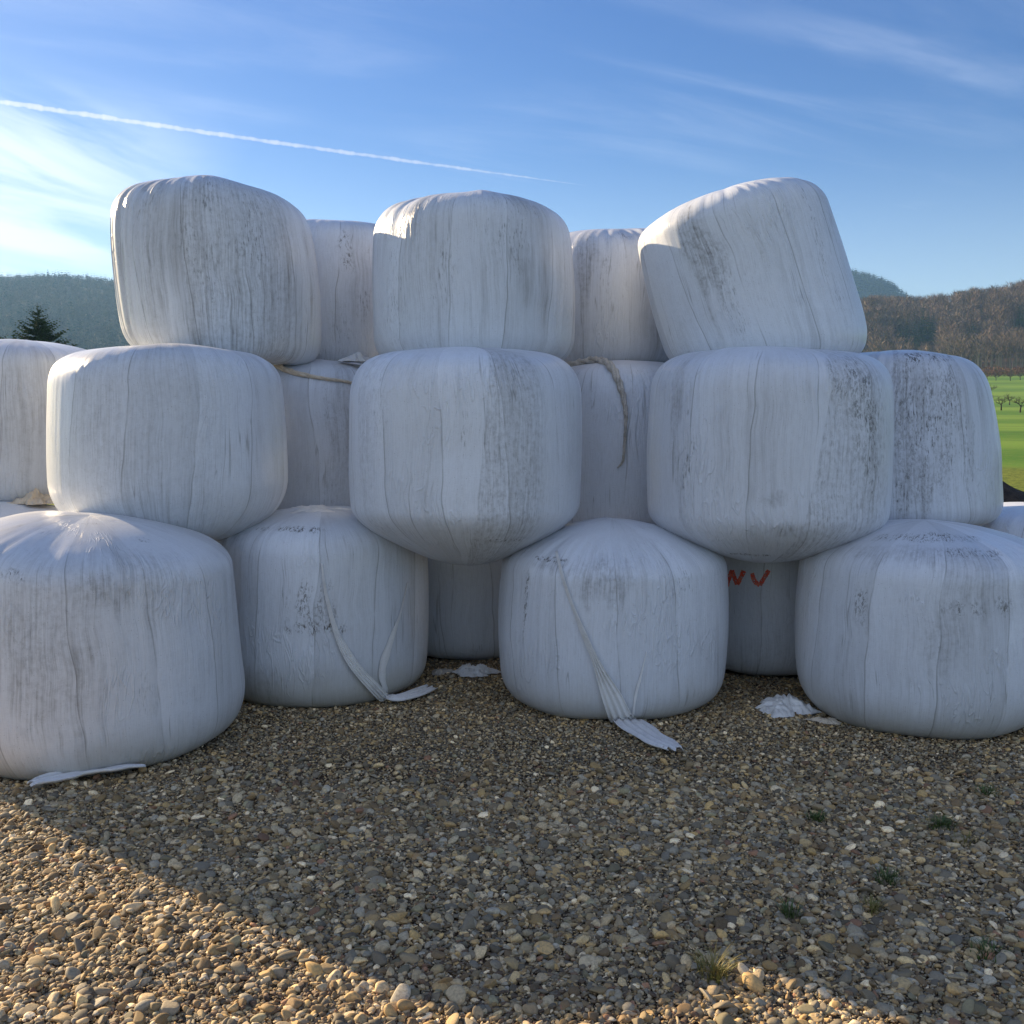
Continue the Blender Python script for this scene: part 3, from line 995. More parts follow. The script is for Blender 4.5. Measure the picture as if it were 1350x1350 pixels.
def ico(sub):
    t = (1 + 5 ** .5) / 2
    v = [(-1, t, 0), (1, t, 0), (-1, -t, 0), (1, -t, 0), (0, -1, t), (0, 1, t), (0, -1, -t), (0, 1, -t), (t, 0, -1), (t, 0, 1), (-t, 0, -1), (-t, 0, 1)]
    f = [(0, 11, 5), (0, 5, 1), (0, 1, 7), (0, 7, 10), (0, 10, 11), (1, 5, 9), (5, 11, 4), (11, 10, 2), (10, 7, 6), (7, 1, 8), (3, 9, 4), (3, 4, 2), (3, 2, 6), (3, 6, 8), (3, 8, 9), (4, 9, 5), (2, 4, 11), (6, 2, 10), (8, 6, 7), (9, 8, 1)]
    v = [np.array(p, float) / np.linalg.norm(p) for p in v]
    for _ in range(sub):
        cache, nf = {}, []

        def mid(a, b):
            k = (min(a, b), max(a, b))
            if k not in cache:
                m = v[a] + v[b]
                v.append(m / np.linalg.norm(m))
                cache[k] = len(v) - 1
            return cache[k]
        for a, b, c in f:
            x, y, z = mid(a, b), mid(b, c), mid(c, a)
            nf += [(a, x, z), (b, y, x), (c, z, y), (x, y, z)]
        f = nf
    return np.array(v), np.array(f)


def stone_shapes(sub, n, r):
    v, f = ico(sub)
    out = []
    for k in range(n):
        p = v.copy()
        # smooth lumps, then a few flattened facets
        for _ in range(3):
            d = r.normal(size=3)
            d /= np.linalg.norm(d)
            p *= (1 + r.uniform(-.22, .22) * (v @ d))[:, None]
        for _ in range(r.integers(4, 9)):
            d = r.normal(size=3)
            d /= np.linalg.norm(d)
            cut = r.uniform(.42, .78)
            ex = np.clip(p @ d - cut, 0, None)
            p -= ex[:, None] * d * .85
        p *= np.array([1, r.uniform(.52, .95), r.uniform(.28, .62)])
        out.append(p)
    return np.array(out), f


def stones(n_xy, rad, sub, r, sink=.35, pal=None):
    shp, f = stone_shapes(sub, 40, r)
    n = len(rad)
    x, y = n_xy
    idx = r.integers(0, 40, n)
    P = shp[idx] * rad[:, None, None]
    # small tilt then yaw
    tx = r.normal(0, .32, n)
    ty = r.normal(0, .32, n)
    yw = r.uniform(0, 2 * np.pi, n)
    c, s = np.cos(tx)[:, None], np.sin(tx)[:, None]
    Y, Z = P[..., 1] * c - P[..., 2] * s, P[..., 1] * s + P[..., 2] * c
    X = P[..., 0]
    c, s = np.cos(ty)[:, None], np.sin(ty)[:, None]
    X, Z = X * c + Z * s, -X * s + Z * c
    c, s = np.cos(yw)[:, None], np.sin(yw)[:, None]
    X, Y = X * c - Y * s, X * s + Y * c
    hz = -Z.min(1)
    z0 = ground_z(x, y) + hz * (1 - 2 * sink) + r.uniform(0, 1, n) * .006
    V = np.stack([X + x[:, None], Y + y[:, None], Z + z0[:, None]], -1).reshape(-1, 3)
    F = (f[None] + (np.arange(n) * len(shp[0]))[:, None, None]).reshape(-1, 3)
    col = (PAL[r.choice(len(PAL), n, p=PW)] if pal is None else pal[r.integers(0, len(pal), n)]) * (.42 + 1.25 * r.random(n) ** 1.35)[:, None]
    C = np.repeat(col, len(shp[0]), 0)
    return V, F, C


def scatter(dens, y0, y1, margin, r):
    """random points over the ground the photo shows, margin m to each side"""
    A = (y1 - y0) * (2 * margin + .56 * 2 * (y0 + y1) / 2)
    n = int(A * dens * 1.05)
    y = r.uniform(y0, y1, n * 2)
    wmax = .56 * y1 + margin
    x = r.uniform(-wmax, wmax, n * 2)
    k = np.abs(x) < .56 * y + margin
    return x[k], y[k]


r = np.random.default_rng(21)
parts = []


def track(x, y):
    """0..1: how far the stones are ground down to fine grit here"""
    t = fbm(x, y, 1.1, 33, 3)
    lane = np.exp(-((y - 4.75 - .12 * np.sin(x * 1.2)) / .42) ** 2)
    return np.clip(.55 * lane + .25 * t, 0, 1)


def add_layer(dens, y0, y1, margin, lo, hi, sub, sink, skew=2.0, tr_keep=1.0):
    x, y = scatter(dens, y0, y1, margin, r)
    k = r.random(len(x)) > track(x, y) * tr_keep
    # nothing under the bales' footprints
    for b in BALES.values():
        if b.M.translation.z < .3 and b.W[:, 2].min() < .2:
            cx, cy = b.W[:, 0].mean(), b.W[:, 1].mean()
            k &= np.hypot(x - cx, y - cy) > b.R * .80
    x, y = x[k], y[k]
    rad = lo + (hi - lo) * r.random(len(x)) ** skew
    parts.append(stones((x, y), rad, sub, r, sink))


add_layer(9500, 2.1, 4.3, 1.1, .003, .0085, 0, .30, 1.5, 0.0)
add_layer(4800, 4.3, 7.6, 1.3, .004, .009, 0, .30, 1.5, 0.0)
add_layer(2700, 2.1, 4.3, 1.3, .007, .018, 1, .26, 1.7, .6)
add_layer(1500, 4.3, 7.6, 1.5, .006, .016, 1, .26, 1.7, .6)
add_layer(420, 2.1, 4.6, 1.5, .012, .030, 2, .25, 2.2, .9)
add_layer(150, 4.6, 7.6, 1.6, .012, .025, 2, .3, 2.6, .9)
add_layer(60, 2.1, 3.2, .9, .018, .040, 2, .3, 1.8, 0.0)
# clods of reddish earth among the stones at the front
CLOD = np.array([(.15, .085, .045), (.11, .062, .034), (.19, .12, .065)])
for cx, cy, wx, wy, nn_ in ((-.42, 2.72, .36, .13, 1500), (-.1, 2.55, .5, .1, 700), (.62, 2.9, .22, .16, 350), (-1.15, 2.75, .3, .2, 400)):
    x = r.normal(cx, wx, nn_)
    y = r.normal(cy, wy, nn_)
    parts.append(stones((x, y), .003 + .013 * r.random(nn_) ** 2.2, 1, r, .2, CLOD))
Vs, Fs, Cs, off = [], [], [], 0
for V, F, C in parts:
    Vs.append(V)
    Fs.append(F + off)
    Cs.append(C)
    off += len(V)
mat, h = new_mat('gravel_stone')
at = h.new('ShaderNodeAttribute', attribute_name='tone')
geo = h.new('ShaderNodeNewGeometry')
n1 = h.noise(geo.outputs['Position'], 130, 4, .65)
n2 = h.noise(geo.outputs['Position'], 700, 2, .6)
c = h.mix(h.smooth(n1, .36, .70), at.outputs[0], (.17, .13, .08))
c = h.mix(.5, at.outputs[0], c)
c = h.mix(h.m('MULTIPLY', h.smooth(n2, .4, .75), .25), c, (.42, .37, .28))
h.l.new(c, h.b.inputs['Base Color'])
h.b.inputs['Roughness'].default_value = .78
h.b.inputs['Specular IOR Level'].default_value = .35
h.l.new(bump(h, h.m('ADD', n1, h.m('MULTIPLY', n2, .4)), .35, .002), h.b.inputs['Normal'])
gravel = mesh_np('gravel', np.concatenate(Vs), np.concatenate(Fs), mat, True, None, None, np.concatenate(Cs))
tag(gravel, 'loose rounded grey and tan gravel stones covering the yard', kind='stuff')

# ------------------------------------------------------------------ little grass tufts in the gravel
GM = {}
for nm, c1, c2 in (('green_grass', (.045, .085, .018), (.09, .13, .03)), ('dry_grass', (.24, .19, .06), (.14, .14, .03))):
    mat, h = new_mat(nm)
    geo = h.new('ShaderNodeNewGeometry')
    n1 = h.noise(geo.outputs['Position'], 60, 2, .5)
    h.l.new(h.mix(h.smooth(n1, .4, .6), c1, c2), h.b.inputs['Base Color'])
    h.b.inputs['Roughness'].default_value = .7
    GM[nm] = mat


def tuft(name, px, py, n, hgt, spread, mat, seed):
    r = np.random.default_rng(seed)
    d = ray(px, py)
    t = -CAMP.z / d.z
    p = CAMP + d * t
    V, F = [], []
    for k in range(n):
        a = r.uniform(0, 6.28)
        q = spread * r.random() ** .7
        b = np.array([q * math.cos(a), q * math.sin(a), 0.0])
        le = hgt * r.uniform(.5, 1.1)
        a2 = a + r.normal(0, .5)
        lean = r.uniform(.25, 1.0)
        wd = r.uniform(.0012, .0026)
        sd = np.array([-math.sin(a2), math.cos(a2), 0]) * wd
        base = len(V)
        for s in np.linspace(0, 1, 5):
            c = b + np.array([math.cos(a2) * lean * s * s, math.sin(a2) * lean * s * s, s * (1 - .35 * lean * s)]) * le
            V += [c - sd * (1 - s * .9), c + sd * (1 - s * .9)]
        for s in range(4):
            F.append((base + 2 * s, base + 2 * s + 1, base + 2 * s + 3, base + 2 * s + 2))
    o = mesh_np(name, np.array(V), np.array(F), mat)
    o.location = (p.x, p.y, float(ground_z(p.x, p.y)) + .008)
    return o


TUFTS = [(940, 1292, 130, .085, .045, 'dry_grass', 'yellowish dry grass tuft at the edge of the small sunlit gravel patch'),
         (1075, 1082, 90, .045, .035, 'green_grass', 'small dark green tuft in shaded gravel, farthest left of the tufts'),
         (1240, 1092, 150, .05, .05, 'green_grass', 'fullest dark green tuft in the shaded gravel at the right'),
         (1168, 1162, 110, .05, .045, 'green_grass', 'dark green tuft in shaded gravel midway between lower and upper tufts'),
         (1150, 1202, 70, .05, .04, 'dry_grass', 'withered brown tuft just below a dark green one in the shade'),
         (1042, 1208, 70, .06, .035, 'green_grass', 'thin olive tuft in the shade just above the small sunlit gravel patch'),
         (1300, 1262, 90, .045, .05, 'green_grass', 'low green tuft near the right frame edge, nearest the camera'),
         (1300, 1050, 80, .04, .05, 'green_grass', 'low tuft near the right frame edge below the wide bale'),
         (1272, 1112, 60, .04, .05, 'dry_grass', 'straw-coloured low tuft right beside the fullest green tuft')]
for i, (tx, ty, n, hg, spd, mn, lab) in enumerate(TUFTS):
    tag(tuft('grass_tuft', tx, ty, n, hg, spd, GM[mn], 50 + i), lab, 'grass tuft', 'weeds growing in the gravel')

# ------------------------------------------------------------------ earth heap behind the stack
n = 70
g = np.linspace(-1, 1, n)
X, Y = np.meshgrid(g, g)
rr = np.hypot(X, Y)
Zh = np.clip(1 - rr ** 2.4, 0, 1) ** .8 * .80 + (.06 * fbm(X, Y, 5, 3, 4)) * np.clip(1.2 - rr, 0, 1)
Zh = np.where(rr > 1, -.05, Zh)
V = np.stack([X * 1.15, Y * 1.0, Zh], -1).reshape(-1, 3)
i, j = np.meshgrid(np.arange(n - 1), np.arange(n - 1), indexing='ij')
F = np.stack([i * n + j, i * n + j + 1, (i + 1) * n + j + 1, (i + 1) * n + j], -1).reshape(-1, 4)
mat, h = new_mat('dark_soil')
geo = h.new('ShaderNodeNewGeometry')
n1 = h.noise(geo.outputs['Position'], 9, 6, .7)
h.l.new(h.mix(h.smooth(n1, .35, .7), (.018, .013, .009), (.055, .038, .024)), h.b.inputs['Base Color'])
h.b.inputs['Roughness'].default_value = .95
h.l.new(bump(h, n1, .9, .06), h.b.inputs['Normal'])
heap = mesh_np('soil_heap', V, F, mat)
heap.location = (5.55, 12.2, 0.0)
tag(heap, 'dark brown soil heap in front of the meadow at the right edge', 'soil heap')


# ------------------------------------------------------------------ hills and woods
def polar_hill(name, az0, az1, r0, r1, zf, mat, na=120, nr=60):
    az = np.linspace(az0, az1, na)
    rr = np.linspace(r0, r1, nr)
    A, Rr = np.meshgrid(az, rr)
    x, y = Rr * np.sin(A), Rr * np.cos(A)
    z = zf(A, Rr)
    V = np.stack([x, y, z], -1).reshape(-1, 3)
    i, j = np.meshgrid(np.arange(nr - 1), np.arange(na - 1), indexing='ij')
    F = np.stack([i * na + j, i * na + j + 1, (i + 1) * na + j + 1, (i + 1) * na + j], -1).reshape(-1, 4)
    o = mesh_np(name, V, F, mat)
    tag(o, kind='structure')
    return o


def sstep(t):
    t = np.clip(t, 0, 1)
    return t * t * (3 - 2 * t)


def az_of(px):
    return math.atan2((px - CPX) / FPX, math.cos(PITCH))


def z_right(A, Rr):
    x, y = Rr * np.sin(A), Rr * np.cos(A)
    ridge = np.interp(A, [az_of(p_) for p_ in (1040, 1140, 1200, 1270, 1350, 1600)], [77, 88, 85, 90, 95, 107])
    t = (Rr - 585) / 430
    z = 16 + (ridge - 16) * sstep(np.clip(t, 0, 1) * .92 + .04) + 2.0 * fbm(x, y, .014, 8, 3) * np.clip(t * 3, 0, 1)
    z = np.where(Rr < 590, 12, z)
    return np.where(Rr > 1015, z - (Rr - 1015) * .25, z)


def z_left(A, Rr):
    x, y = Rr * np.sin(A), Rr * np.cos(A)
    ridge = np.interp(A, [az_of(p_) for p_ in (-400, 0, 60, 100, 150, 300, 500)], [196, 198, 204, 207, 203, 190, 160])
    t = (Rr - 750) / 1150
    z = 8 + (ridge - 8) * (.25 * t + .75 * sstep(t)) + 4 * fbm(x, y, .008, 18, 3) * np.clip(t * 2, 0, 1)
    z = np.where(Rr < 770, 0, z)
    return np.where(Rr > 1900, z - (Rr - 1900) * .3, z)


def z_far(A, Rr):
    ridge = np.interp(A, [az_of(p_) for p_ in (900, 1060, 1115, 1145, 1165, 1184, 1230, 1300)], [310, 320, 312, 297, 281, 255, 210, 180])
    t = (Rr - 1700) / 800
    z = 60 + (ridge - 60) * sstep(t)
    return np.where(Rr > 2500, z - (Rr - 2500) * .3, z)


def hill_mat(name, c1, c2, sc):
    mat, h = new_mat(name)
    geo = h.new('ShaderNodeNewGeometry')
    n1 = h.noise(geo.outputs['Position'], sc, 5, .65)
    h.l.new(h.mix(h.smooth(n1, .35, .68), c1, c2), h.b.inputs['Base Color'])
    h.b.inputs['Roughness'].default_value = .95
    h.b.inputs['Specular IOR Level'].default_value = .1
    return mat


polar_hill('wooded_slope', az_of(1000), az_of(1620), 560, 1150, z_right, hill_mat('leaf_litter', (.075, .048, .030), (.12, .072, .042), .12))
polar_hill('hazy_hill', az_of(-420), az_of(520), 740, 2150, z_left, hill_mat('forest_floor', (.045, .045, .032), (.07, .062, .045), .05))
polar_hill('far_hill', az_of(880), az_of(1320), 1650, 2750, z_far, hill_mat('dark_forest_floor', (.03, .034, .026), (.05, .05, .04), .03))


class Soup:
    def __init__(self):
        self.V, self.C = [], []

    def tri(self, a, b, c, col):
        self.V.append(np.stack([a, b, c], 1))
        self.C.append(np.repeat(col[:, None], 3, 1))

    def build(self, name, mat, parent=None):
        V = np.concatenate(self.V).reshape(-1, 3)
        C = np.concatenate(self.C).reshape(-1, 3)
        return mesh_np(name, V, np.arange(len(V)).reshape(-1, 3), mat, False, parent, None, C)


def leafmat(name, trans=0.0):
    mat, h = new_mat(name)
    at = h.new('ShaderNodeAttribute', attribute_name='tone')
    h.l.new(at.outputs[0], h.b.inputs['Base Color'])
    h.b.inputs['Roughness'].default_value = .85
    h.b.inputs['Specular IOR Level'].default_value = .15
    return mat


WOOD = leafmat('bare_twigs')
NEEDLE = leafmat('needles')
BARK = hill_mat('bark', (.05, .04, .03), (.10, .08, .06), 6)


def unit(v):
    return v / (np.linalg.norm(v, axis=-1, keepdims=True) + 1e-9)


def bare_trees(S, base, hts, r, slivers, tw, col, trunk_col, crown=.30, low=.30):
    n = len(base)
    up = np.array([0, 0, 1.0])
    # trunks: two crossed tapered blades read as round at this distance
    for k in range(3):
        a = k * np.pi / 3
        w = np.stack([np.cos(a) * np.ones(n), np.sin(a) * np.ones(n), np.zeros(n)], 1) * (hts * .013)[:, None]
        top = base + up * (hts * .8)[:, None]
        S.tri(base - w, base + w, top, trunk_col)
    for k in range(slivers):
        a = r.uniform(0, 2 * np.pi, n)
        zf = low + (.92 - low) * r.random(n) ** .8
        shape = np.sin(np.clip((zf - low + .14) / (1.12 - low), 0, 1) * np.pi) ** .7
        rad = hts * crown * shape * np.sqrt(r.random(n))
        p0 = base + np.stack([np.cos(a) * rad * .55, np.sin(a) * rad * .55, hts * zf], 1)
        dirn = unit(np.stack([np.cos(a + r.normal(0, .5, n)) * .65, np.sin(a + r.normal(0, .5, n)) * .65, r.uniform(.25, 1.1, n)], 1))
        p1 = p0 + dirn * (hts * r.uniform(.10, .24, n))[:, None]
        sd = unit(np.cross(dirn, r.normal(size=(n, 3)))) * (tw * r.uniform(.5, 1.4, n))[:, None]
        S.tri(p0 - sd, p0 + sd, p1, col * r.uniform(.75, 1.25, n)[:, None])


def cone_trees(S, base, hts, r, levels, per, col, wid=.17, tw=.5):
    n = len(base)
    for l in range(levels):
        f = (l + .5) / levels
        for k in range(per):
            a = r.uniform(0, 2 * np.pi, n)
            z0 = hts * (.10 + .88 * f)
            L = hts * wid * (1.02 - f) * r.uniform(.65, 1.2, n) + .15
            p0 = base + np.stack([np.zeros(n), np.zeros(n), z0 + L * .15], 1)
            o = np.stack([np.cos(a), np.sin(a), np.zeros(n)], 1)
            p1 = p0 + o * L[:, None] + np.stack([np.zeros(n), np.zeros(n), -L * r.uniform(.1, .5, n)], 1)
            sd = np.stack([-np.sin(a), np.cos(a), r.normal(0, .4, n)], 1) * (L * tw)[:, None]
            S.tri(p0 + np.array([0, 0, .02]) * hts[:, None], p1 - sd, p1 + sd, col * r.uniform(.6, 1.35, n)[:, None])


# places of the single dark spruces in the wood (bearing in photo pixels, distance, size)
spots = [(1196, 800, 1.05), (1207, 815, 1.3), (1187, 805, .95), (1214, 805, 1.1), (1177, 815, .85), (1220, 818, 1.05), (1202, 775, .75),
         (1266, 770, .8), (1273, 780, .95), (1258, 775, .65), (1338, 810, 1.15), (1345, 815, 1.05), (1331, 825, .95), (1301, 730, .5), (1284, 880, .7), (1240, 1008, .75)]


# right-hand wood: bare beeches on a leaf-brown slope
r = np.random.default_rng(77)
S = Soup()
N_ = 3400
A = r.uniform(az_of(1060), az_of(1560), N_)
Rr = 592 + 440 * np.sqrt(r.random(N_)) * 1.0
Rr = np.where(Rr < 660, r.uniform(660, 1020, N_), Rr)
keep = np.ones(N_, bool)
for sx_, sr, sc in spots:                       # glades in front of the spruces
    keep &= ~((np.abs(A - az_of(sx_)) < 7.5 / FPX * max(sc, .7)) & (Rr < sr + 6) & (Rr > sr - 95 * sc))
A, Rr = A[keep], Rr[keep]
N_ = len(A)
base = np.stack([Rr * np.sin(A), Rr * np.cos(A), z_right(A, Rr) - .5], 1)
ht = r.uniform(13, 22, N_)
greys = np.array([(.150, .118, .092), (.175, .135, .105), (.130, .105, .085), (.165, .115, .080), (.19, .155, .125)])
col = greys[r.integers(0, 5, N_)] * np.array([.98, .93, .89]) * r.uniform(.5, 1.45, N_)[:, None]
tcol = np.array([(.32, .28, .23)]) * r.uniform(.5, 1.2, N_)[:, None]
bare_trees(S, base, ht, r, 110, .15, col, tcol, .33)
# tall pale stems along the lower edge
N_ = 260
A = r.uniform(az_of(1230), az_of(1560), N_)
Rr = r.uniform(615, 690, N_)
base = np.stack([Rr * np.sin(A), Rr * np.cos(A), z_right(A, Rr) - .5], 1)
col = greys[r.integers(0, 5, N_)] * r.uniform(.6, 1.2, N_)[:, None]
tcol = np.array([(.46, .40, .32)]) * r.uniform(.6, 1.15, N_)[:, None]
bare_trees(S, base, r.uniform(20, 27, N_), r, 60, .12, col, tcol, .2, .55)
# brown scrub at the foot of the wood
N_ = 500
A = r.uniform(az_of(1200), az_of(1560), N_)
Rr = r.uniform(580, 625, N_)
base = np.stack([Rr * np.sin(A), Rr * np.cos(A), np.maximum(z_right(A, Rr), ground_z(Rr * np.sin(A), Rr * np.cos(A))) - .3], 1)
col = np.array([(.16, .085, .05)]) * r.uniform(.7, 1.3, N_)[:, None]
bare_trees(S, base, r.uniform(2.5, 5, N_), r, 50, .16, col, col, .5, .05)
tag(S.build('bare_wood', WOOD), 'leafless brown beech wood covering the slope at the right', kind='stuff')

# hazy hill on the left: mixed wood
S = Soup()
N_ = 7000
A = r.uniform(az_of(-260), az_of(380), N_)
Rr = r.uniform(800, 1930, N_)
base = np.stack([Rr * np.sin(A), Rr * np.cos(A), z_left(A, Rr) - .5], 1)
ht = r.uniform(12, 21, N_)
col = np.array([(.085, .075, .055)]) * r.uniform(.7, 1.35, N_)[:, None]
bare_trees(S, base, ht, r, 36, .42, col, col, .34, .2)
N_ = 2600
A = r.uniform(az_of(-260), az_of(380), N_)
Rr = np.where(r.random(N_) < .35, r.uniform(1820, 1930, N_), r.uniform(800, 1900, N_))
for c_, wd_, k_ in ((70, 9, 60), (93, 5, 36), (38, 3, 10), (52, 2, 8), (126, 3, 14), (143, 4, 22), (10, 12, 24)):
    A = np.r_[A, [az_of(q_) for q_ in r.normal(c_, wd_, k_)]]
    Rr = np.r_[Rr, r.uniform(1860, 1915, k_)]
N_ = len(A)
cl = fbm(Rr * np.sin(A), Rr * np.cos(A), .006, 91, 2)
kp = (cl > .05) | (Rr < 980) | (np.arange(N_) > 2600)
A, Rr = A[kp], Rr[kp]
N_ = len(A)
base = np.stack([Rr * np.sin(A), Rr * np.cos(A), z_left(A, Rr) - .5], 1)
col = np.array([(.022, .036, .018)]) * r.uniform(.7, 1.4, N_)[:, None]
cone_trees(S, base, r.uniform(14, 29, N_), r, 7, 5, col, .18, .6)
tag(S.build('hazy_wood', WOOD), 'dark mixed wood on the blue hazy hill at the left', kind='stuff')

S = Soup()
N_ = 3800
A = r.uniform(az_of(960), az_of(1260), N_)
Rr = r.uniform(1900, 2560, N_)
base = np.stack([Rr * np.sin(A), Rr * np.cos(A), z_far(A, Rr) - .5], 1)
col = np.array([(.03, .036, .028)]) * r.uniform(.6, 1.5, N_)[:, None]
cone_trees(S, base, r.uniform(12, 20, N_), r, 4, 5, col, .28, .6)
tag(S.build('far_wood', WOOD), 'dark wood on the far hill behind the leaning bale', kind='stuff')


# ------------------------------------------------------------------ single conifers
def make_spruce(hgt, wid, levels, per, seg, seed, detail=1.0):
    r = np.random.default_rng(seed)
    root = empty('spruce_tree', (0, 0, 0))
    m = 8
    rings = []
    for z, q in ((0, .016), (.3, .012), (.7, .006), (1.0, .001)):
        a = np.linspace(0, 2 * np.pi, m, endpoint=False)
        rings.append(np.stack([np.cos(a) * q * hgt, np.sin(a) * q * hgt, np.full(m, z * hgt)], 1))
    V = np.concatenate(rings)
    F = [(i * m + j, i * m + (j + 1) % m, (i + 1) * m + (j + 1) % m, (i + 1) * m + j) for i in range(3) for j in range(m)]
    mesh_np('trunk', V, F, BARK, True, root)
    S = Soup()
    for l in range(levels):
        f = (l + r.uniform(.2, .8)) / levels
        for k in range(per):
            z = hgt * min(.97, .08 + .90 * f + r.normal(0, .35) / levels)
            a = 2 * np.pi * (k + r.uniform(-.4, .4)) / per + l * .9
            L = hgt * wid * (1.04 - f) ** (.80 if wid > .3 else .85) * r.uniform(.72, 1.12)
            n = max(3, int(seg * (1.15 - f)))
            s = np.linspace(.12, 1, n)
            # branch dips, then its tip turns up
            drop = (-.10 * s + .42 * s ** 1.8) if wid > .3 else (-.28 * s + .34 * s ** 2.2)
            cx = np.stack([np.cos(a) * L * s, np.sin(a) * L * s, z + L * drop], 1)
            for rep in range(int(5 * detail)):
                side = r.choice([-1, 1], n)
                da = a + side * r.uniform(.3, 1.1, n)
                ll = L * (.20 if wid > .3 else .26) * (1.15 - s * .75) * r.uniform(.6, 1.3, n)
                d = np.stack([np.cos(da), np.sin(da), r.uniform(-.45, .35, n)], 1)
                tip = cx + d * ll[:, None]
                wv = unit(np.cross(d, r.normal(size=(n, 3)))) * (ll * (.30 if wid > .3 else .22))[:, None]
                col = np.array([(.034, .058, .020)]) * r.uniform(.55, 1.7, n)[:, None]
                S.tri(cx - wv, cx + wv, tip, col)
    S.build('crown', NEEDLE, root)
    return root


def copy_tree(o):
    c = o.copy()
    COL.objects.link(c)
    for ch in o.children:
        d = ch.copy()
        COL.objects.link(d)
        d.parent = c
    return c


def at_px(px, r_):
    A = az_of(px)
    return r_ * math.sin(A), r_ * math.cos(A)


near = make_spruce(10.4, .50, 28, 10, 22, 5, 1.7)
x, y = at_px(61, 92)
near.location = (x, y, float(ground_z(x, y)))
near.rotation_euler.z = .7
tag(near, 'dark green spruce top rising behind the bale at the left edge', 'spruce', 'spruces behind the stack')
n2_ = copy_tree(near)
x, y = at_px(-4, 100)
n2_.location = (x, y, float(ground_z(x, y)))
n2_.rotation_euler.z = 2.1
n2_.scale = (.92, .92, .90)
tag(n2_, 'spruce cut by the left frame edge, only its branch tips showing', 'spruce', 'spruces behind the stack')

proto = make_spruce(24, .19, 22, 8, 7, 9, .9)
desc = ['dark spruce in the main dark clump in the middle of the bare wood', 'tallest dark spruce of the clump in the bare wood',
        'spruce on the left side of the dark clump in the bare wood', 'spruce on the right side of the dark clump in the bare wood',
        'small spruce furthest left beside the dark clump', 'rearmost right spruce of the dark clump in the bare wood', 'low spruce in front of the dark clump in the wood',
        'green spruce just above the right shoulder of the mouldy bale', 'taller spruce of the three just above the mouldy bale', 'smallest spruce of the three above the mouldy bale',
        'tall dark spruce above the pale trunks near the right edge', 'dark spruce nearest the right edge above pale trunks', 'dark spruce left of the two by the right edge',
        'small round dark spruce at the foot of the bare wood', 'lone small spruce in the upper part of the bare wood', 'lone dark conifer sticking out of the ridge line']
for i, ((sx_, sr, sc), lab) in enumerate(zip(spots, desc)):
    o = proto if i == 0 else copy_tree(proto)
    A = az_of(sx_)
    o.location = (sr * math.sin(A), sr * math.cos(A), float(z_right(np.array(A), np.array(float(sr)))) - .5)
    o.rotation_euler.z = i * 1.3
    o.scale = (sc, sc, sc)
    tag(o, lab, 'spruce', 'spruces in the bare wood')


# ------------------------------------------------------------------ orchard trees on the meadow
def tube(P, R0, m=5):
    P = np.array(P)
    T = np.gradient(P, axis=0)
    T = unit(T)
    A = unit(np.cross(T, np.array([.3, .5, .81])))
    B = np.cross(T, A)
    q = np.linspace(0, 2 * np.pi, m, endpoint=False)
    V = P[:, None] + (A[:, None] * np.cos(q)[None, :, None] + B[:, None] * np.sin(q)[None, :, None]) * np.array(R0)[:, None, None]
    n = len(P)
    i, j = np.meshgrid(np.arange(n - 1), np.arange(m), indexing='ij')
    j2 = (j + 1) % m
    F = np.stack([i * m + j, i * m + j2, (i + 1) * m + j2, (i + 1) * m + j], -1).reshape(-1, 4)
    return V.reshape(-1, 3), F


TW = hill_mat('orchard_bark', (.035, .028, .022), (.075, .06, .045), 3)


def make_orchard(seed):
    r = np.random.default_rng(seed)
    root = empty('orchard_tree', (0, 0, 0))
    V, F = tube([(0, 0, -.2), (.05, 0, .7), (.0, .08, 1.4), (.1, .1, 2.0)], [.24, .20, .17, .13], 7)
    mesh_np('trunk', V, F, TW, True, root)
    Vs, Fs, off = [], [], 0

    def grow(p, d, L, rad, lev):
        nonlocal off
        pts = [p]
        dd = d.copy()
        for k in range(3):
            dd = dd + r.normal(0, .22, 3) + np.array([0, 0, .06])
            dd /= np.linalg.norm(dd)
            pts.append(pts[-1] + dd * L / 3)
        V, F = tube(pts, np.linspace(rad, rad * .55, 4), 5 if lev < 2 else 3)
        Vs.append(V)
        Fs.append(F + off)
        off += len(V)
        if lev < 4:
            for k in range(3 if lev < 3 else 2):
                nd = dd + r.normal(0, .62, 3)
                nd[2] = abs(nd[2]) * .8 + .05
                nd /= np.linalg.norm(nd)
                grow(pts[-1 - (k % 2)], nd, L * r.uniform(.6, .82), rad * .58, lev + 1)
    for k in range(5):
        a = k * 1.256 + r.uniform(-.3, .3)
        d = np.array([math.cos(a) * .8, math.sin(a) * .8, r.uniform(.4, .9)])
        grow(np.array([.05, .06, 1.5 + .1 * k]), d / np.linalg.norm(d), r.uniform(1.1, 1.5), .10, 0)
    mesh_np('crown', np.concatenate(Vs), np.concatenate(Fs), TW, True, root)
    return root


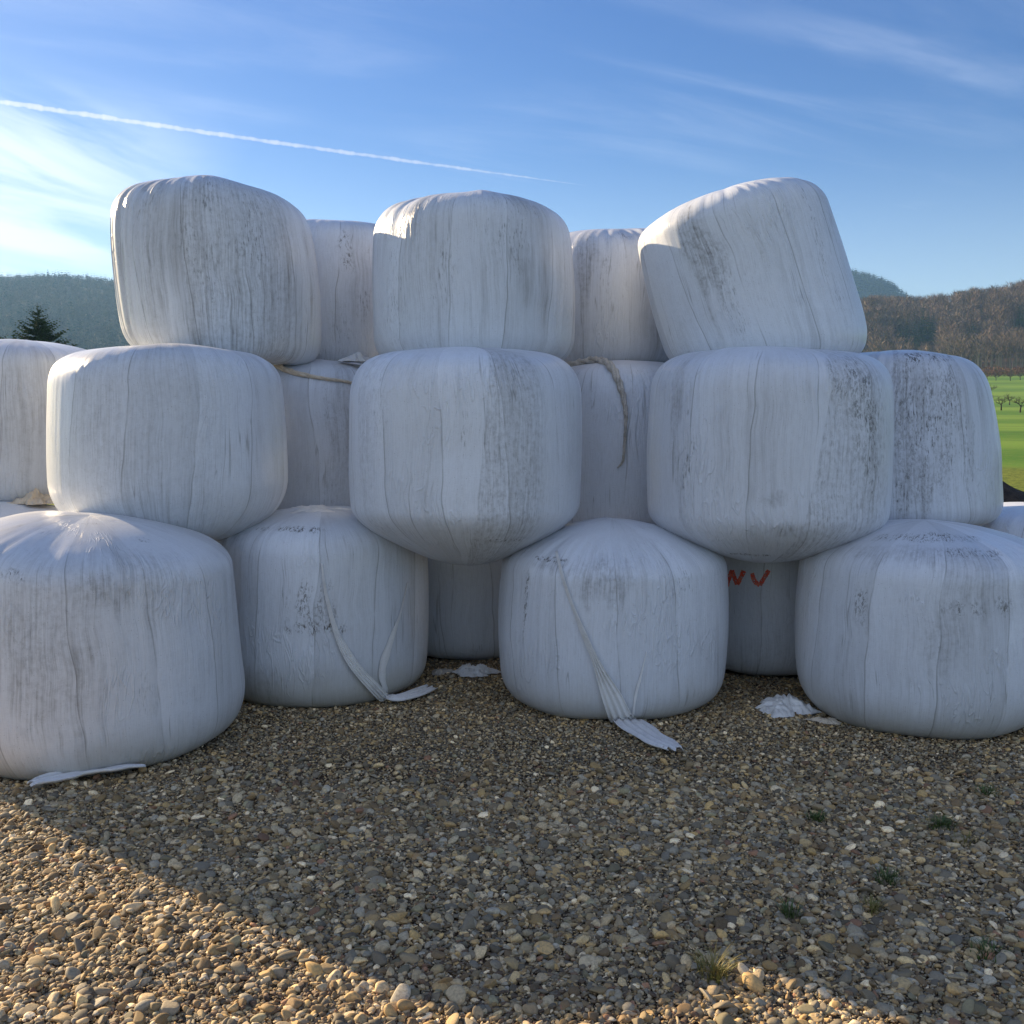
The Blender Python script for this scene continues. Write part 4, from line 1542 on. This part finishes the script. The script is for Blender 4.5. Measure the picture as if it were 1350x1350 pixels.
orch = [make_orchard(3), make_orchard(8)]
OS = [(1306, 520, 340, 1.15, 'bare fruit tree beside the bale edge, largest and leaning, on the meadow'),
      (1304, 535, 300, .75, 'small bare fruit tree half hidden by the mouldy bale edge'),
      (1320, 541, 280, .95, 'bare fruit tree standing lowest on the meadow, left of the pair'),
      (1331, 534, 300, .85, 'slim bare fruit tree between two others on the meadow'),
      (1345, 544, 275, .95, 'bare fruit tree by the right frame edge low on the meadow'),
      (1301, 501, 560, 1.5, 'bushy bare tree at the upper meadow edge beside the bale'),
      (1313, 502, 555, 1.1, 'small bare tree at the upper meadow edge below the wood'),
      (1332, 502, 555, 1.3, 'bare tree at the upper meadow edge with a wide crown'),
      (1345, 501, 560, 1.2, 'bare tree at the upper meadow edge by the right frame edge')]
for i, (ox, oy, rr0, sc, lab) in enumerate(OS):
    o = orch[i] if i < 2 else copy_tree(orch[i % 2])
    # distance at which the meadow surface shows on this line of sight
    d = ray(ox, oy)
    best = min(np.linspace(150, 620, 400), key=lambda t: abs((CAMP + d * t).z - float(ground_z((CAMP + d * t).x, (CAMP + d * t).y))))
    p = CAMP + d * best
    o.location = (p.x, p.y, float(ground_z(p.x, p.y)))
    o.rotation_euler.z = i * 1.1
    sc *= .66
    o.scale = (sc, sc, sc * .95)
    tag(o, lab, 'fruit tree', 'bare orchard trees on the meadow')

# ------------------------------------------------------------------ haze (one closed box round everything on the ground)
HZ0, HZ1 = -6.0, 385.0
V = np.array([(x, y, z) for z in (HZ0, HZ1) for x, y in ((-3150, -800), (3150, -800), (3150, 3250), (-3150, 3250))])
F = [(0, 3, 2, 1), (4, 5, 6, 7), (0, 1, 5, 4), (1, 2, 6, 5), (2, 3, 7, 6), (3, 0, 4, 7)]
mat = bpy.data.materials.new('haze_air')
mat.use_nodes = True
mat.node_tree.nodes.clear()
h = NT(mat.node_tree)
out = h.new('ShaderNodeOutputMaterial')
pv_ = h.new('ShaderNodeVolumePrincipled')
pv_.inputs['Color'].default_value = (.32, .60, 1.0, 1)
pv_.inputs['Density'].default_value = .00014
pv_.inputs['Anisotropy'].default_value = .25
h.l.new(pv_.outputs[0], out.inputs['Volume'])
haze = mesh_np('haze', V, np.array(F), mat, False)
tag(haze, 'thin bluish air haze over the valley', kind='stuff')

# ------------------------------------------------------------------ contrail: a long lumpy tube of thin vapour high up
ALT = 3000.0


def sky_pt(px, py):
    d = ray(px, py)
    return np.array(CAMP + d * ((ALT - CAMP.z) / d.z))


p0, p1 = sky_pt(-160, 110), sky_pt(775, 245)
pm = sky_pt(330, 183)
n = 240
P = catmull([p0, pm, p1], n // 2)
n = len(P)
L = np.linspace(0, 1, n)
r = np.random.default_rng(4)
wob = np.zeros(n)
wob2 = np.zeros(n)
rad = np.zeros(n)
for f, am in ((9, .25), (23, .22), (51, .2), (97, .16)):
    wob += am * np.sin(f * L * 6.28 + r.uniform(0, 6))
    wob2 += am * np.sin(f * 1.1 * L * 6.28 + r.uniform(0, 6))
    rad += am * np.sin(f * 1.3 * L * 6.28 + r.uniform(0, 6))
basew = np.interp(L, [0, .3, .7, .93, 1], [27, 24, 20, 9, 2])
P = P + np.stack([0 * L, wob * basew * .35, wob2 * basew * .35], 1)
V, F = tube(P, basew * (1 + .55 * rad), 12)
mat = bpy.data.materials.new('vapour')
mat.use_nodes = True
mat.node_tree.nodes.clear()
h = NT(mat.node_tree)
out = h.new('ShaderNodeOutputMaterial')
pv_ = h.new('ShaderNodeVolumePrincipled')
pv_.inputs['Color'].default_value = (.97, .98, 1.0, 1)
pv_.inputs['Density'].default_value = .0050
pv_.inputs['Anisotropy'].default_value = .3
h.l.new(pv_.outputs[0], out.inputs['Volume'])
ct = mesh_np('contrail', V, F, mat)
tag(ct, 'thin white aircraft vapour trail slanting down across the blue sky', 'contrail')

scene.cycles.use_denoising = True
scene.cycles.volume_bounces = 1
scene.cycles.max_bounces = 8
scene.cycles.volume_max_steps = 64
